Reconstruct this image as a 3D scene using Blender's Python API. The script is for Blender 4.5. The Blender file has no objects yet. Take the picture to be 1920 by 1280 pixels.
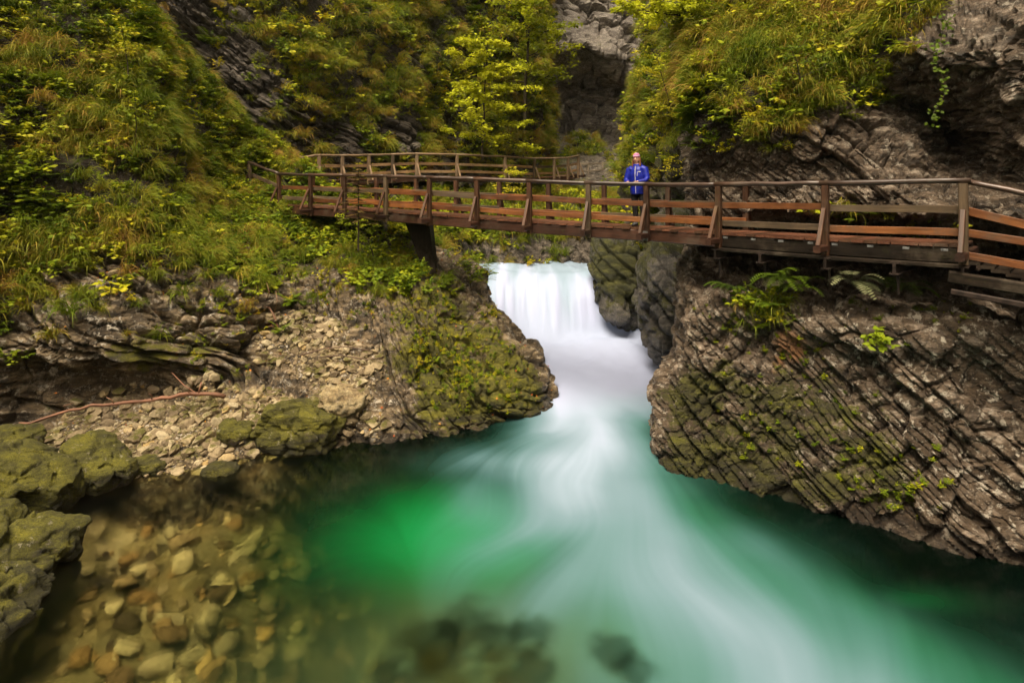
import bpy, bmesh, math, random
import numpy as np
from mathutils import Vector, Matrix, Quaternion

# ------------------------------------------------------------------ camera, sky, sun, exposure
SC = bpy.context.scene
COL = SC.collection
F = 1067.0          # focal length in photo pixels (20 mm on a 36 mm wide frame, 1920 px)
CH = 6.0            # the eye is six metres above the pool
HOR = 359.0         # photo row of the horizon
cam = bpy.data.cameras.new('camera')
cam.lens = F / 1920 * 36
cam.sensor_width = 36
cam.shift_y = -(640 - HOR) / 1920
cam.clip_start = 0.05
cam.clip_end = 2000
camo = bpy.data.objects.new('camera', cam)
COL.objects.link(camo)
camo.location = (0, 0, CH)
camo.rotation_euler = (math.radians(90), 0, 0)
SC.camera = camo

SUN_ELEV, SUN_AZ = 66.0, 208.0      # azimuth clockwise from +Y (the view direction)
world = bpy.data.worlds.new('World')
SC.world = world
world.use_nodes = True
wn = world.node_tree.nodes
wl = world.node_tree.links
wn.clear()
sky = wn.new('ShaderNodeTexSky')
sky.sky_type = 'NISHITA'
sky.sun_disc = False
sky.sun_elevation = math.radians(SUN_ELEV)
sky.sun_rotation = math.radians(SUN_AZ)
sky.dust_density = 1.5
sky.air_density = 1.0
hs = wn.new('ShaderNodeHueSaturation')      # overcast: nearly no blue left
hs.inputs['Saturation'].default_value = 0.12
tint = wn.new('ShaderNodeMix')
tint.data_type = 'RGBA'
tint.blend_type = 'MULTIPLY'
tint.inputs[0].default_value = 1.0
tint.inputs[7].default_value = (1.0, 0.87, 0.66, 1)
bg = wn.new('ShaderNodeBackground')
bg.inputs['Strength'].default_value = 0.052
wo = wn.new('ShaderNodeOutputWorld')
wl.new(sky.outputs[0], hs.inputs['Color'])
wl.new(hs.outputs[0], tint.inputs[6])
wl.new(tint.outputs[2], bg.inputs['Color'])
wl.new(bg.outputs[0], wo.inputs['Surface'])

sun = bpy.data.lights.new('sun', 'SUN')
sun.energy = 1.5
sun.angle = math.radians(36)
sun.color = (1.0, 0.86, 0.66)
suno = bpy.data.objects.new('sun', sun)
COL.objects.link(suno)
_az, _el = math.radians(SUN_AZ), math.radians(SUN_ELEV)
_d = Vector((math.sin(_az) * math.cos(_el), math.cos(_az) * math.cos(_el), math.sin(_el)))
suno.rotation_euler = _d.to_track_quat('Z', 'Y').to_euler()
suno.location = (0, -5, 40)

vs = SC.view_settings
vs.view_transform = 'Standard'
vs.look = 'None'
vs.gamma = 1.0
vs.exposure = 2.3
SC.cycles.max_bounces = 4
SC.cycles.adaptive_threshold = 0.03
SC.cycles.transparent_max_bounces = 12
SC.cycles.caustics_reflective = False
SC.cycles.use_denoising = True

RNG = np.random.default_rng(11)
rnd = random.Random(5)


def P(px, py, Y):
    """photo pixel + distance from the camera plane -> world point"""
    return ((px - 960) * Y / F, Y, CH - (py - HOR) * Y / F)


def PZ(px, py, z=0.0):
    """photo pixel + height -> world point (things standing on a known level)"""
    return P(px, py, (CH - z) * F / (py - HOR))


# ------------------------------------------------------------------ noise
def _hash(ix, iy, iz, seed):
    with np.errstate(over='ignore'):
        h = (ix.astype(np.int64) * 374761393 + iy.astype(np.int64) * 668265263 + iz.astype(np.int64) * 2147483647 + seed * 1274126177) & 0xFFFFFFFF
        h = ((h ^ (h >> 13)) * 1274126177) & 0xFFFFFFFF
        h = ((h ^ (h >> 16)) * 2246822519) & 0xFFFFFFFF
        h = h ^ (h >> 15)
    return (h & 0xFFFFFF) / float(0xFFFFFF)


def vnoise(p, seed=0):
    """smooth value noise in -1..1"""
    fl = np.floor(p)
    f = p - fl
    u = f * f * f * (f * (f * 6 - 15) + 10)
    i = fl.astype(np.int64)
    r = 0
    for dx in (0, 1):
        wx = u[..., 0] if dx else 1 - u[..., 0]
        for dy in (0, 1):
            wy = u[..., 1] if dy else 1 - u[..., 1]
            for dz in (0, 1):
                wz = u[..., 2] if dz else 1 - u[..., 2]
                r = r + wx * wy * wz * _hash(i[..., 0] + dx, i[..., 1] + dy, i[..., 2] + dz, seed)
    return r * 2 - 1


def fbm(p, seed=0, octaves=4, gain=0.5):
    a, r, s = 1.0, 0, 0
    q = np.array(p, dtype=float)
    for k in range(octaves):
        r = r + a * vnoise(q, seed + k * 17)
        s += a
        a *= gain
        q = q * 2.03 + 7.1
    return r / s


def sstep(a, b, x):
    t = np.clip((x - a) / (b - a), 0, 1)
    return t * t * (3 - 2 * t)


def unit(v):
    v = np.array(v, float)
    return v / np.linalg.norm(v)


def worley(q, seed):
    """angular blocks: each cell its own offset and tilt; returns (height, distance to the nearest joint)"""
    fl = np.floor(q - 0.5)
    d1 = np.full(q.shape[:-1], 9.0)
    d2 = np.full(q.shape[:-1], 9.0)
    h = np.zeros(q.shape[:-1])
    for dx in (0, 1):
        for dy in (0, 1):
            for dz in (0, 1):
                c = fl + (dx, dy, dz)
                ix, iy, iz = c[..., 0], c[..., 1], c[..., 2]
                r0, r1, r2 = (_hash(ix, iy, iz, seed + k) for k in (1, 2, 3))
                e = q - c - np.stack([0.15 + 0.7 * r0, 0.15 + 0.7 * r1, 0.15 + 0.7 * r2], -1)
                d = np.abs(e[..., 0]) * 0.9 + np.abs(e[..., 1]) * 0.8 + np.abs(e[..., 2]) * 0.8
                hh = (r2 - 0.5) * 1.1 + e[..., 0] * (r1 - 0.5) * 1.6 + e[..., 1] * (r0 - 0.5) * 1.6 + e[..., 2] * (r1 + r0 - 1.0)
                m = d < d1
                d2 = np.where(m, d1, np.minimum(d2, d))
                h = np.where(m, hh, h)
                d1 = np.where(m, d, d1)
    return h, d2 - d1


def strata(p, nb, thick, joint, seed, rough=0.5, crack=0.05):
    """displacement of bedded limestone: tilted beds of uneven thickness, jointed into angular blocks that stand proud or back"""
    nb = unit(nb)
    tu = unit(np.cross(nb, (0, 1, 0)))       # along the bed, in view
    tv = np.cross(nb, tu)
    w = fbm(p * 0.4, seed + 1, 4)
    s = (p @ nb + 0.26 * w) / thick
    s = s + 1.5 * vnoise(np.stack([s * 0.0 + 3.3, s * 0.28, s * 0 + 1.1], -1), seed + 5)
    i = np.floor(s)
    fs = s - i
    hi = _hash(i, i * 0 + 3, i * 0, seed)
    amp = sstep(-0.45, 0.5, fbm(p * 0.55, seed + 11, 3))            # massive here, shattered there
    cm_ = sstep(-0.5, 0.3, fbm(p * 0.8, seed + 13, 3))
    lay = (hi - 0.5) * 0.9 + (0.5 - fs) * (0.25 + 0.75 * hi) * (0.3 + 0.7 * cm_)
    es = np.minimum(fs, 1 - fs) * thick
    groove = np.exp(-(es / crack) ** 2) * cm_ * (0.3 + 0.9 * hi)
    u = p @ tu / joint + hi * 7
    v = p @ tv / (joint * 1.2) + hi * 3
    bl, e = worley(np.stack([i + 0.5 + 0.25 * (fs - 0.5), u + 0.25 * w, v], -1), seed + 2)
    jn = np.exp(-(e / 0.12) ** 2) * (0.15 + 0.85 * amp)
    return rough * (lay + bl * (0.3 + 1.1 * amp)) - 0.95 * rough * groove - 0.95 * rough * jn


# ------------------------------------------------------------------ mesh helpers
def mesh_from(name, verts, quads, mat=None, parent=None, smooth=True, attrs=None, link=True, tris=False):
    verts = np.asarray(verts, dtype=np.float32).reshape(-1, 3)
    n = 3 if tris else 4
    quads = np.asarray(quads, dtype=np.int32).reshape(-1, n)
    me = bpy.data.meshes.new(name)
    me.vertices.add(len(verts))
    me.vertices.foreach_set('co', verts.ravel())
    me.loops.add(len(quads) * n)
    me.loops.foreach_set('vertex_index', quads.ravel())
    me.polygons.add(len(quads))
    me.polygons.foreach_set('loop_start', np.arange(len(quads), dtype=np.int32) * n)
    me.polygons.foreach_set('loop_total', np.full(len(quads), n, dtype=np.int32))
    me.polygons.foreach_set('use_smooth', np.full(len(quads), smooth, dtype=bool))
    me.update(calc_edges=True)
    me.validate()
    if attrs:
        for k, a in attrs.items():
            at = me.attributes.new(k, 'FLOAT', 'POINT')
            at.data.foreach_set('value', np.asarray(a, dtype=np.float32).ravel())
    if mat is not None:
        me.materials.append(mat)
    o = bpy.data.objects.new(name, me)
    if link:
        COL.objects.link(o)
    if parent is not None:
        o.parent = parent
    return o


def grid_quads(nu, nv):
    a = np.arange(nu * nv).reshape(nu, nv)
    return np.stack([a[:-1, :-1], a[1:, :-1], a[1:, 1:], a[:-1, 1:]], -1).reshape(-1, 4)


def catmull(c, axis, counts):
    """Catmull-Rom along an axis of a control array, counts[i] samples on interval i"""
    c = np.moveaxis(c, axis, 0)
    n = c.shape[0]
    out = []
    for i in range(n - 1):
        p0 = c[i - 1] if i > 0 else 2 * c[0] - c[1]
        p1, p2 = c[i], c[i + 1]
        p3 = c[i + 2] if i + 2 < n else 2 * c[-1] - c[-2]
        k = counts[i]
        t = (np.arange(k) / k).reshape((-1,) + (1,) * (c.ndim - 1))
        q = 0.5 * ((2 * p1) + (-p0 + p2) * t + (2 * p0 - 5 * p1 + 4 * p2 - p3) * t ** 2 + (-p0 + 3 * p1 - 3 * p2 + p3) * t ** 3)
        out.append(q)
    out.append(c[-1:])
    return np.moveaxis(np.concatenate(out, 0), 0, axis)


def surface(cols, res, cap=90, coarse=(), coarse_rows=()):
    """control columns (lists of world points) -> dense grid of points, and normals facing the eye"""
    c = np.array(cols, float)                      # (ncol, nrow, 3)
    lu = np.linalg.norm(np.diff(c, axis=0), axis=-1)     # (ncol-1, nrow)
    lv = np.linalg.norm(np.diff(c, axis=1), axis=-1)
    cu = [int(min(cap, max(2, math.ceil(np.median(lu[i]) * 1.15 / res)))) for i in range(lu.shape[0])]
    cv = [int(min(cap, max(2, math.ceil(np.median(lv[:, j]) * 1.15 / res)))) for j in range(lv.shape[1])]
    cu = [min(k, 16) if i in coarse else k for i, k in enumerate(cu)]
    cv = [min(k, 24) if i in coarse_rows else k for i, k in enumerate(cv)]
    g = catmull(catmull(c, 0, cu), 1, cv)
    return g, normals(g)


def normals(g):
    du = np.gradient(g, axis=0)
    dv = np.gradient(g, axis=1)
    n = np.cross(du, dv)
    n /= np.linalg.norm(n, axis=-1, keepdims=True) + 1e-9
    m = np.array([0, 0, CH]) - g
    if (n * m).sum() < 0:
        n = -n
    return n


def blobs(p, lst):
    """soft union of spheres: [(centre, radius, strength)]"""
    r = np.zeros(p.shape[:-1])
    for c, rad, s in lst:
        d = np.linalg.norm(p - np.array(c), axis=-1)
        r = np.maximum(r, s * sstep(rad, rad * 0.45, d))
    return r


def tag(o, label=None, cat=None, group=None, kind=None):
    if label:
        o['label'] = label
    if cat:
        o['category'] = cat
    if group:
        o['group'] = group
    if kind:
        o['kind'] = kind
    return o


def empty(name, loc=(0, 0, 0), rz=0.0):
    o = bpy.data.objects.new(name, None)
    COL.objects.link(o)
    o.location = loc
    o.rotation_euler = (0, 0, rz)
    o.empty_display_size = 0.2
    return o


# ------------------------------------------------------------------ materials
def newmat(name):
    m = bpy.data.materials.new(name)
    m.use_nodes = True
    nt = m.node_tree
    nt.nodes.clear()
    out = nt.nodes.new('ShaderNodeOutputMaterial')
    return m, nt, out


class NB:
    """tiny node-building helper"""

    def __init__(self, nt):
        self.nt = nt

    def n(self, t, **kw):
        x = self.nt.nodes.new(t)
        for k, v in kw.items():
            setattr(x, k, v)
        return x

    def link(self, a, b):
        self.nt.links.new(a, b)

    def val(self, sock, v):
        if hasattr(v, 'is_output'):
            self.link(v, sock)
        else:
            sock.default_value = v

    def noise(self, vec, scale, detail=4, rough=0.55, dist=0.0):
        x = self.n('ShaderNodeTexNoise')
        if vec is not None:
            self.link(vec, x.inputs['Vector'])
        x.inputs['Scale'].default_value = scale
        x.inputs['Detail'].default_value = detail
        x.inputs['Roughness'].default_value = rough
        x.inputs['Distortion'].default_value = dist
        return x.outputs['Fac']

    def voro(self, vec, scale, feature='F1', out='Distance'):
        x = self.n('ShaderNodeTexVoronoi', feature=feature)
        if vec is not None:
            self.link(vec, x.inputs['Vector'])
        x.inputs['Scale'].default_value = scale
        return x.outputs[out]

    def ramp(self, fac, stops, interp='LINEAR'):
        x = self.n('ShaderNodeValToRGB')
        x.color_ramp.interpolation = interp
        e = x.color_ramp.elements
        while len(e) < len(stops):
            e.new(0.5)
        for i, (p, c) in enumerate(stops):
            e[i].position = p
            e[i].color = (*c, 1) if len(c) == 3 else c
        self.link(fac, x.inputs['Fac'])
        return x.outputs['Color']

    def step(self, fac, a, b):
        x = self.n('ShaderNodeMapRange', interpolation_type='SMOOTHSTEP')
        self.val(x.inputs[0], fac)
        x.inputs[1].default_value = a
        x.inputs[2].default_value = b
        return x.outputs[0]

    def mix(self, fac, a, b, blend='MIX'):
        x = self.n('ShaderNodeMix', data_type='RGBA', blend_type=blend)
        self.val(x.inputs[0], fac)
        for s, v in ((x.inputs[6], a), (x.inputs[7], b)):
            if hasattr(v, 'is_output'):
                self.link(v, s)
            else:
                s.default_value = (*v, 1) if len(v) == 3 else v
        return x.outputs[2]

    def math(self, op, a, b=0.0, clamp=False):
        x = self.n('ShaderNodeMath', operation=op, use_clamp=clamp)
        self.val(x.inputs[0], a)
        self.val(x.inputs[1], b)
        return x.outputs[0]

    def attr(self, name):
        return self.n('ShaderNodeAttribute', attribute_name=name).outputs['Fac']

    def bump(self, h, strength, dist=0.05, normal=None):
        x = self.n('ShaderNodeBump')
        x.inputs['Strength'].default_value = strength
        x.inputs['Distance'].default_value = dist
        self.link(h, x.inputs['Height'])
        if normal is not None:
            self.link(normal, x.inputs['Normal'])
        return x.outputs[0]

    def pbsdf(self, col, rough=0.8, normal=None, spec=0.3):
        x = self.n('ShaderNodeBsdfPrincipled')
        self.val(x.inputs['Base Color'], col if hasattr(col, 'is_output') else (*col, 1))
        self.val(x.inputs['Roughness'], rough)
        x.inputs['Specular IOR Level'].default_value = spec
        if normal is not None:
            self.link(normal, x.inputs['Normal'])
        return x


def rock_material(name, tones, moss_tones, lichen=(0.56, 0.50, 0.41), lichen_amt=0.5, orange=0.0, wet=True, coords='Object'):
    m, nt, out = newmat(name)
    b = NB(nt)
    tc = b.n('ShaderNodeTexCoord')
    v = tc.outputs[coords]
    # stretched along the beds
    mp = b.n('ShaderNodeMapping')
    mp.inputs['Rotation'].default_value = (0, math.radians(33), 0)
    mp.inputs['Scale'].default_value = (0.45, 0.7, 1.7)
    b.link(v, mp.inputs[0])
    big = b.noise(v, 0.55, 2, 0.6)
    mid = b.noise(mp.outputs[0], 3.2, 4, 0.65)
    fine = b.noise(v, 22.0, 3, 0.7)
    base = b.ramp(mid, [(0.33, tones[0]), (0.46, tones[1]), (0.57, tones[2]), (0.68, tones[3])])
    base = b.mix(b.math('MULTIPLY', b.step(big, 0.42, 0.75), 0.6), base, tones[1], 'MIX')
    base = b.mix(0.75, base, b.ramp(fine, [(0.3, (0.35, 0.35, 0.35)), (0.6, (1.15, 1.1, 1.05))]), 'MULTIPLY')
    # pale lichen crusts
    ln = b.noise(v, 5.5, 5, 0.72)
    lmask = b.math('MULTIPLY', b.step(ln, 0.54, 0.62), b.math('MULTIPLY', b.attr('lich'), lichen_amt))
    base = b.mix(lmask, base, lichen)
    spk = b.voro(v, 16.0)
    spk2 = b.math('MULTIPLY', b.step(spk, 0.2, 0.08), b.step(big, 0.52, 0.62))
    base = b.mix(b.math('MULTIPLY', spk2, 0.55 * lichen_amt), base, lichen)
    if orange:
        on = b.noise(v, 1.1, 4, 0.6)
        base = b.mix(b.math('MULTIPLY', b.step(on, 0.55, 0.7), orange), base, (0.30, 0.15, 0.06))
    base = b.mix(b.attr('soil'), base, b.mix(fine, (0.012, 0.008, 0.004), (0.045, 0.03, 0.015)))
    ora = b.attr('rust')
    base = b.mix(ora, base, b.ramp(fine, [(0.3, (0.16, 0.07, 0.03)), (0.7, (0.42, 0.21, 0.09))]))
    # moss
    mn = b.noise(v, 9.0, 4, 0.75)
    mm = b.step(b.math('ADD', b.attr('moss'), b.math('MULTIPLY', b.math('SUBTRACT', b.math('ADD', b.math('MULTIPLY', mn, 0.6), b.math('MULTIPLY', mid, 0.4)), 0.5), 2.2)), 0.36, 0.64)
    mcol = b.ramp(mid, [(0.3, moss_tones[0]), (0.5, moss_tones[1]), (0.68, moss_tones[2])])
    mcol = b.mix(0.8, mcol, b.ramp(b.noise(v, 48.0, 2, 0.7), [(0.32, (0.3, 0.3, 0.3)), (0.66, (1.3, 1.3, 1.2))]), 'MULTIPLY')
    base = b.mix(mm, base, mcol)
    base = b.mix(b.math('MULTIPLY', b.math('MULTIPLY', b.step(ln, 0.62, 0.66), b.attr('lich')), 0.7 * lichen_amt), base, lichen)
    gp_ = b.n('ShaderNodeNewGeometry')
    sp_ = b.n('ShaderNodeSeparateXYZ')
    b.link(gp_.outputs['Position'], sp_.inputs[0])
    tide = b.step(b.math('ADD', sp_.outputs[2], b.math('MULTIPLY', b.math('SUBTRACT', mid, 0.5), 0.9)), 0.42, 0.12)   # splash-wet foot of the rocks
    base = b.mix(b.math('MULTIPLY', tide, 0.8), base, b.mix(0.9, base, (0.28, 0.26, 0.22), 'MULTIPLY'))
    rough = b.math('ADD', b.math('MULTIPLY', mm, 0.3), b.math('ADD', b.math('MULTIPLY', fine, 0.35), 0.33 if wet else 0.6), True)
    h = b.noise(mp.outputs[0], 11.0, 6, 0.78)
    nrm = b.bump(h, 1.0, 0.11)
    bs = b.pbsdf(base, rough, nrm, 0.5)
    b.link(bs.outputs[0], out.inputs[0])
    return m


ROCK_L = rock_material('bedded_limestone_bank', [(0.022, 0.015, 0.008), (0.09, 0.064, 0.036), (0.27, 0.20, 0.115), (0.54, 0.43, 0.29)],
                       [(0.035, 0.03, 0.003), (0.105, 0.097, 0.006), (0.20, 0.18, 0.010)], lichen_amt=0.9)
ROCK_R = rock_material('bedded_limestone_wall', [(0.022, 0.015, 0.009), (0.085, 0.058, 0.035), (0.20, 0.15, 0.107), (0.46, 0.385, 0.31)],
                       [(0.02, 0.016, 0.003), (0.052, 0.047, 0.005), (0.115, 0.11, 0.008)], lichen_amt=0.9)
ROCK_HAZED = rock_material('hazed_far_limestone', [(0.10, 0.085, 0.07), (0.18, 0.155, 0.135), (0.28, 0.25, 0.22), (0.45, 0.41, 0.37)],
                         [(0.03, 0.032, 0.006), (0.07, 0.075, 0.012), (0.13, 0.13, 0.02)], lichen_amt=0.6)  # far cliff tones lifted: the haze before it is put into the rock colour
ROCK_FAR = rock_material('far_limestone', [(0.025, 0.02, 0.015), (0.06, 0.048, 0.036), (0.14, 0.115, 0.09), (0.30, 0.26, 0.21)],
                         [(0.03, 0.032, 0.006), (0.07, 0.075, 0.012), (0.13, 0.13, 0.02)], lichen_amt=0.5)
# ------------------------------------------------------------------ landforms
BED = unit((0.52, -0.35, 0.80))          # the beds dip to the right
LAND = {}                                # name -> (points, normals, veg weight)


def land(name, cols, res, disp, mat, masks, cap=90, label=None, coarse=(), coarse_rows=()):
    g, n = surface(cols, res, cap, coarse, coarse_rows)
    print('LAND', name, g.shape)
    base = g.copy()
    d = disp(base)
    g = base + n * d[..., None]
    n2 = normals(g)
    at = masks(g, n2)
    at['soil'] = at['soil'] if 'soil' in at else np.clip(at['veg'] * 1.1 - 0.15, 0, 0.9) if 'veg' in at else np.zeros(g.shape[:2])
    for k in ('moss', 'lich', 'rust'):
        at.setdefault(k, np.zeros(g.shape[:2]))
    nu, nv = g.shape[:2]
    veg = at.pop('veg', np.zeros(g.shape[:2]))
    o = mesh_from(name, g, grid_quads(nu, nv), mat, attrs=at)
    o.data.polygons.foreach_set('use_smooth', np.zeros(len(o.data.polygons), bool))
    tag(o, label=label, kind='structure')
    du = np.linalg.norm(np.gradient(g, axis=0), axis=-1)
    dv = np.linalg.norm(np.gradient(g, axis=1), axis=-1)
    LAND.setdefault(name, []).append((g, normals(base), n2, veg, du * dv))
    return o


def back(p, dx, dy, z):
    return (p[0] + dx, p[1] + dy, z)


# ---- near left bank: rock wall, gravel fan, promontory, and the overgrown slope above
def colL(spec, under, tail):
    pts = [P(*s) for s in spec]
    w = pts[0]
    return [(w[0] + under[0], w[1] + under[1], -2.2)] + pts + tail


cl = []
cl.append([(-9.0, -14, -2), (-9.5, -14, 0), (-11.0, -14, 1), (-11.3, -14, 2.5), (-11.5, -14, 4.0), (-12.5, -14, 6), (-14, -14, 9), (-16, -14, 13), (-18, -14, 17)])
cl.append([(-8.6, 3, -2), (-9.4, 3, 0), (-10.6, 3, 1), (-11.0, 3, 2.5), (-11.4, 3, 4.0), (-12.4, 3, 6), (-13.8, 3, 9), (-16, 3, 13), (-18, 3, 17)])
cl.append([(-8.2, 7.5, -2), (-10.2, 8.5, 0), (-12.4, 11.5, 0.9), (-12.8, 11.6, 2.5), (-13.0, 11.8, 4.0), (-13.9, 12.2, 6.0), (-15.5, 12.8, 9), (-17.5, 14.2, 13), (-20, 16, 17)])
cl.append(colL([(0, 930, 11.2), (0, 790, 13.0), (0, 660, 12.8), (0, 540, 13.5), (0, 350, 14.4), (0, 150, 15.5), (0, -100, 17.5)], (1.2, -1.4), [P(0, -450, 21)]))
cl.append(colL([(150, 905, 11.8), (150, 765, 13.7), (150, 640, 13.3), (150, 525, 14.2), (150, 350, 15.2), (150, 160, 16.5), (150, -40, 18.3)], (0.9, -1.5), [P(130, -380, 22)]))
cl.append(colL([(300, 888, 12.15), (300, 745, 14.15), (300, 645, 14.1), (300, 530, 15.0), (300, 400, 16.0), (300, 250, 17.2), (275, 70, 18.6)], (0.7, -1.6), [P(240, -60, 22)]))
cl.append(colL([(430, 862, 12.75), (430, 725, 14.5), (420, 640, 14.9), (430, 540, 15.8), (430, 430, 18.3), (425, 320, 21.8), (400, 178, 23.0)], (0.5, -1.6), [P(390, 200, 25)]))
cl.append(colL([(560, 846, 13.2), (555, 725, 14.55), (555, 622, 16.0), (560, 515, 17.5), (560, 430, 20.0), (560, 372, 22.6), (540, 300, 24.6)], (0.4, -1.6), [P(540, 340, 26)]))
cl.append(colL([(700, 838, 13.4), (700, 742, 14.3), (700, 640, 15.7), (700, 545, 17.2), (700, 480, 18.7), (700, 432, 19.9), (690, 396, 21.2)], (0.3, -1.6), [P(690, 470, 24)]))
cl.append(colL([(800, 826, 13.75), (800, 745, 14.4), (800, 650, 15.4), (800, 562, 16.7), (800, 500, 18.2), (800, 470, 19.4), (800, 452, 20.6)], (0.2, -1.6), [P(800, 540, 23)]))
cl.append(colL([(900, 808, 14.25), (898, 745, 14.7), (895, 672, 15.6), (892, 596, 16.8), (890, 535, 18.1), (888, 508, 19.3), (886, 490, 20.6)], (0.2, -1.5), [P(880, 640, 23)]))
cl.append(colL([(975, 788, 14.95), (972, 745, 15.2), (968, 695, 15.8), (960, 645, 16.7), (955, 614, 17.7), (948, 598, 18.7), (930, 585, 19.8)], (0.3, -1.2), [P(930, 720, 22)]))
cl.append(colL([(1038, 757, 16.05), (1031, 733, 16.2), (1022, 704, 16.6), (1012, 676, 17.1), (1003, 660, 17.7), (994, 656, 18.4), (982, 660, 19.2)], (0.5, -0.6), [P(975, 760, 20.5)]))
cl.append([(2.3, 16.2, -2.2), (1.45, 16.9, -0.6), (1.4, 17.2, -0.6), (1.3, 17.5, -0.6), (1.25, 17.9, -0.6), (1.1, 18.4, -0.6), (0.9, 18.9, -0.6), (0.7, 19.6, -0.6), (0.6, 20.4, -0.8)])

GRAVEL_C = [(PZ(320, 830, 0.25), 2.3, 1), (PZ(200, 820, .3), 1.8, 1), (PZ(480, 820, .3), 1.6, 1), (P(600, 660, 15.3), 1.15, 1), (P(560, 600, 16.2), 0.7, 1), (P(640, 730, 14.4), 1.1, 1), (P(620, 790, 13.8), 0.8, 1), (P(520, 650, 15.5), 0.8, 1), (P(680, 690, 15), 0.75, 1), (P(600, 625, 15.9), 0.9, 1), (P(700, 790, 13.6), .6, .8), (P(490, 770, 14.0), .9, 1)]


def gravel_mask(p):
    return blobs(p, GRAVEL_C)


def dispL(p):
    gm = gravel_mask(p)
    z = p[..., 2]
    rockw = (1 - 0.93 * gm)
    d = strata(p, BED, 0.26, 1.25, 3, 0.25, 0.035) + 0.5 * strata(p, BED, 0.105, 0.5, 23, 0.17, 0.022)
    d = d + fbm(p * 0.7, 5, 5) * 0.42 * (0.4 + 0.6 * sstep(-0.2, 1.0, z))
    # overhang foot of the wall at the far left: undercut
    up = sstep(4.2, 6.0, z) * sstep(22, 17, p[..., 1])
    soft = fbm(p * 1.4, 8, 4) * 0.35
    d = d * (1 - 0.7 * up) + soft * up
    return d * rockw + 0.06 * fbm(p * 3, 6, 3) * gm


def masksL(p, n):
    z = p[..., 2]
    gm = gravel_mask(p)
    nz = n[..., 2]
    nn = fbm(p * 0.8, 31, 4)
    prom = blobs(p, [(P(870, 690, 15.5), 2.5, 1), (P(950, 740, 15.4), 1.8, 1), (P(560, 800, 13.4), 1.25, 1.0), (P(820, 600, 16.6), 1.7, 0.8),
                     (P(240, 700, 13.4), 1.3, 0.9), (P(380, 640, 14.8), 0.7, 0.9), (P(440, 700, 14.4), 0.7, 0.8), (P(540, 770, 13.7), 0.8, 1)])
    bare = blobs(p, [(P(740, 730, 14.3), 0.7, 1), (P(380, 590, 15.2), 1.1, 0.8), (P(160, 600, 13.6), 1.4, 0.7), (P(620, 560, 17), 1.3, 0.5), (P(50, 690, 12.8), 1.4, 0.8), (P(640, 760, 14.1), 0.9, 1)])
    slope = sstep(3.7, 4.7, z + 0.6 * nn)
    moss = np.clip(0.10 + 0.35 * nn + 0.4 * fbm(p * 2.0, 33, 3) + 0.65 * prom - 0.55 * bare + 0.1 * slope + 0.18 * (nz - 0.4), 0, 1)
    moss = moss * (1 - 0.75 * gm)
    veg = slope * 1.0 + 0.16 * sstep(2.0, 3.2, z + nn)
    veg = np.maximum(veg, blobs(p, [(P(700, 470, 18.7), 2.2, 0.9), (P(800, 520, 17.6), 1.2, 0.75), (P(610, 440, 19), 2.0, 1), (P(470, 470, 17.0), 1.6, 0.8)]))
    veg = veg * (1 - gm) * sstep(0.8, 1.4, z)
    return dict(moss=moss, lich=np.clip(0.55 + bare * 0.6 - 0.4 * prom + 0.4 * gm, 0, 1), veg=veg, soil=np.clip(np.maximum(veg * 1.1 - 0.15, sstep(4.3, 5.2, z) * 0.92), 0, 0.92))


left_bank = land('rocky_river_bank', cl, 0.036, dispL, ROCK_L, masksL, cap=110, coarse=(0, 1), coarse_rows=(0, 5, 6, 7))

# ---- farther left slope behind the boardwalk, and the bank above the waterfall lip
cf = []


def colF(px, rows):
    return [P(px if len(r) == 2 else r[2], r[0], r[1]) for r in rows]


cf.append(colF(180, [(500, 23), (440, 23.5), (380, 24), (330, 24), (250, 24), (120, 24.5), (0, 26), (-150, 28), (-420, 33)]))
cf.append(colF(330, [(500, 23), (440, 23.5), (380, 25), (330, 25.5), (250, 25.5), (120, 25.5), (0, 26), (-150, 27.5), (-420, 33)]))
cf.append(colF(480, [(510, 22.6), (450, 23.2), (380, 25.6), (330, 26.0), (260, 26.0), (140, 26.2), (0, 27.2), (-150, 28.5), (-420, 34)]))
cf.append(colF(620, [(510, 23), (450, 24), (380, 26.4), (330, 27.6), (265, 27.7), (150, 27.8), (0, 28.6), (-150, 31), (-420, 36)]))
cf.append(colF(760, [(505, 24), (450, 25.2), (390, 27), (330, 29.6), (270, 30.2), (150, 30.6), (0, 32), (-150, 34), (-420, 39)]))
cf.append(colF(880, [(500, 25), (445, 26.4), (390, 29), (335, 32.2), (280, 33), (160, 33.8), (0, 35), (-150, 37), (-420, 42)]))
cf.append(colF(960, [(498, 25.3), (440, 27), (390, 30), (335, 34), (285, 34.8), (180, 35.6, 965), (40, 36.5, 985), (-150, 39, 990), (-420, 44, 990)]))
cf.append(colF(1030, [(497, 25.6), (440, 27.3), (390, 31), (335, 36.2, 1045), (300, 36.6, 1032), (210, 37.2, 1022), (110, 38, 1008), (-100, 41, 1020), (-420, 46, 1020)]))
cf.append(colF(1110, [(496, 25.8), (442, 27.6), (390, 32), (338, 39, 1052), (310, 40, 1036), (220, 41, 1026), (110, 42, 1014), (-100, 45, 1030), (-420, 50, 1030)]))
cf.append(colF(1200, [(500, 26.0), (445, 28), (392, 34), (340, 46, 1058), (320, 48, 1042), (230, 50, 1030), (110, 52, 1018), (-100, 54, 1035), (-420, 60, 1035)]))


def dispF(p):
    z = p[..., 2]
    d = strata(p, unit((0.60, -0.2, 0.72)), 0.34, 1.2, 41, 0.32, 0.06) + 0.3 * strata(p, unit((0.6, -0.2, 0.72)), 0.13, 0.4, 43, 0.25, 0.03)
    d = d + fbm(p * 0.4, 45, 5) * 1.1 * sstep(6.5, 8.5, z)
    return d


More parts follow.
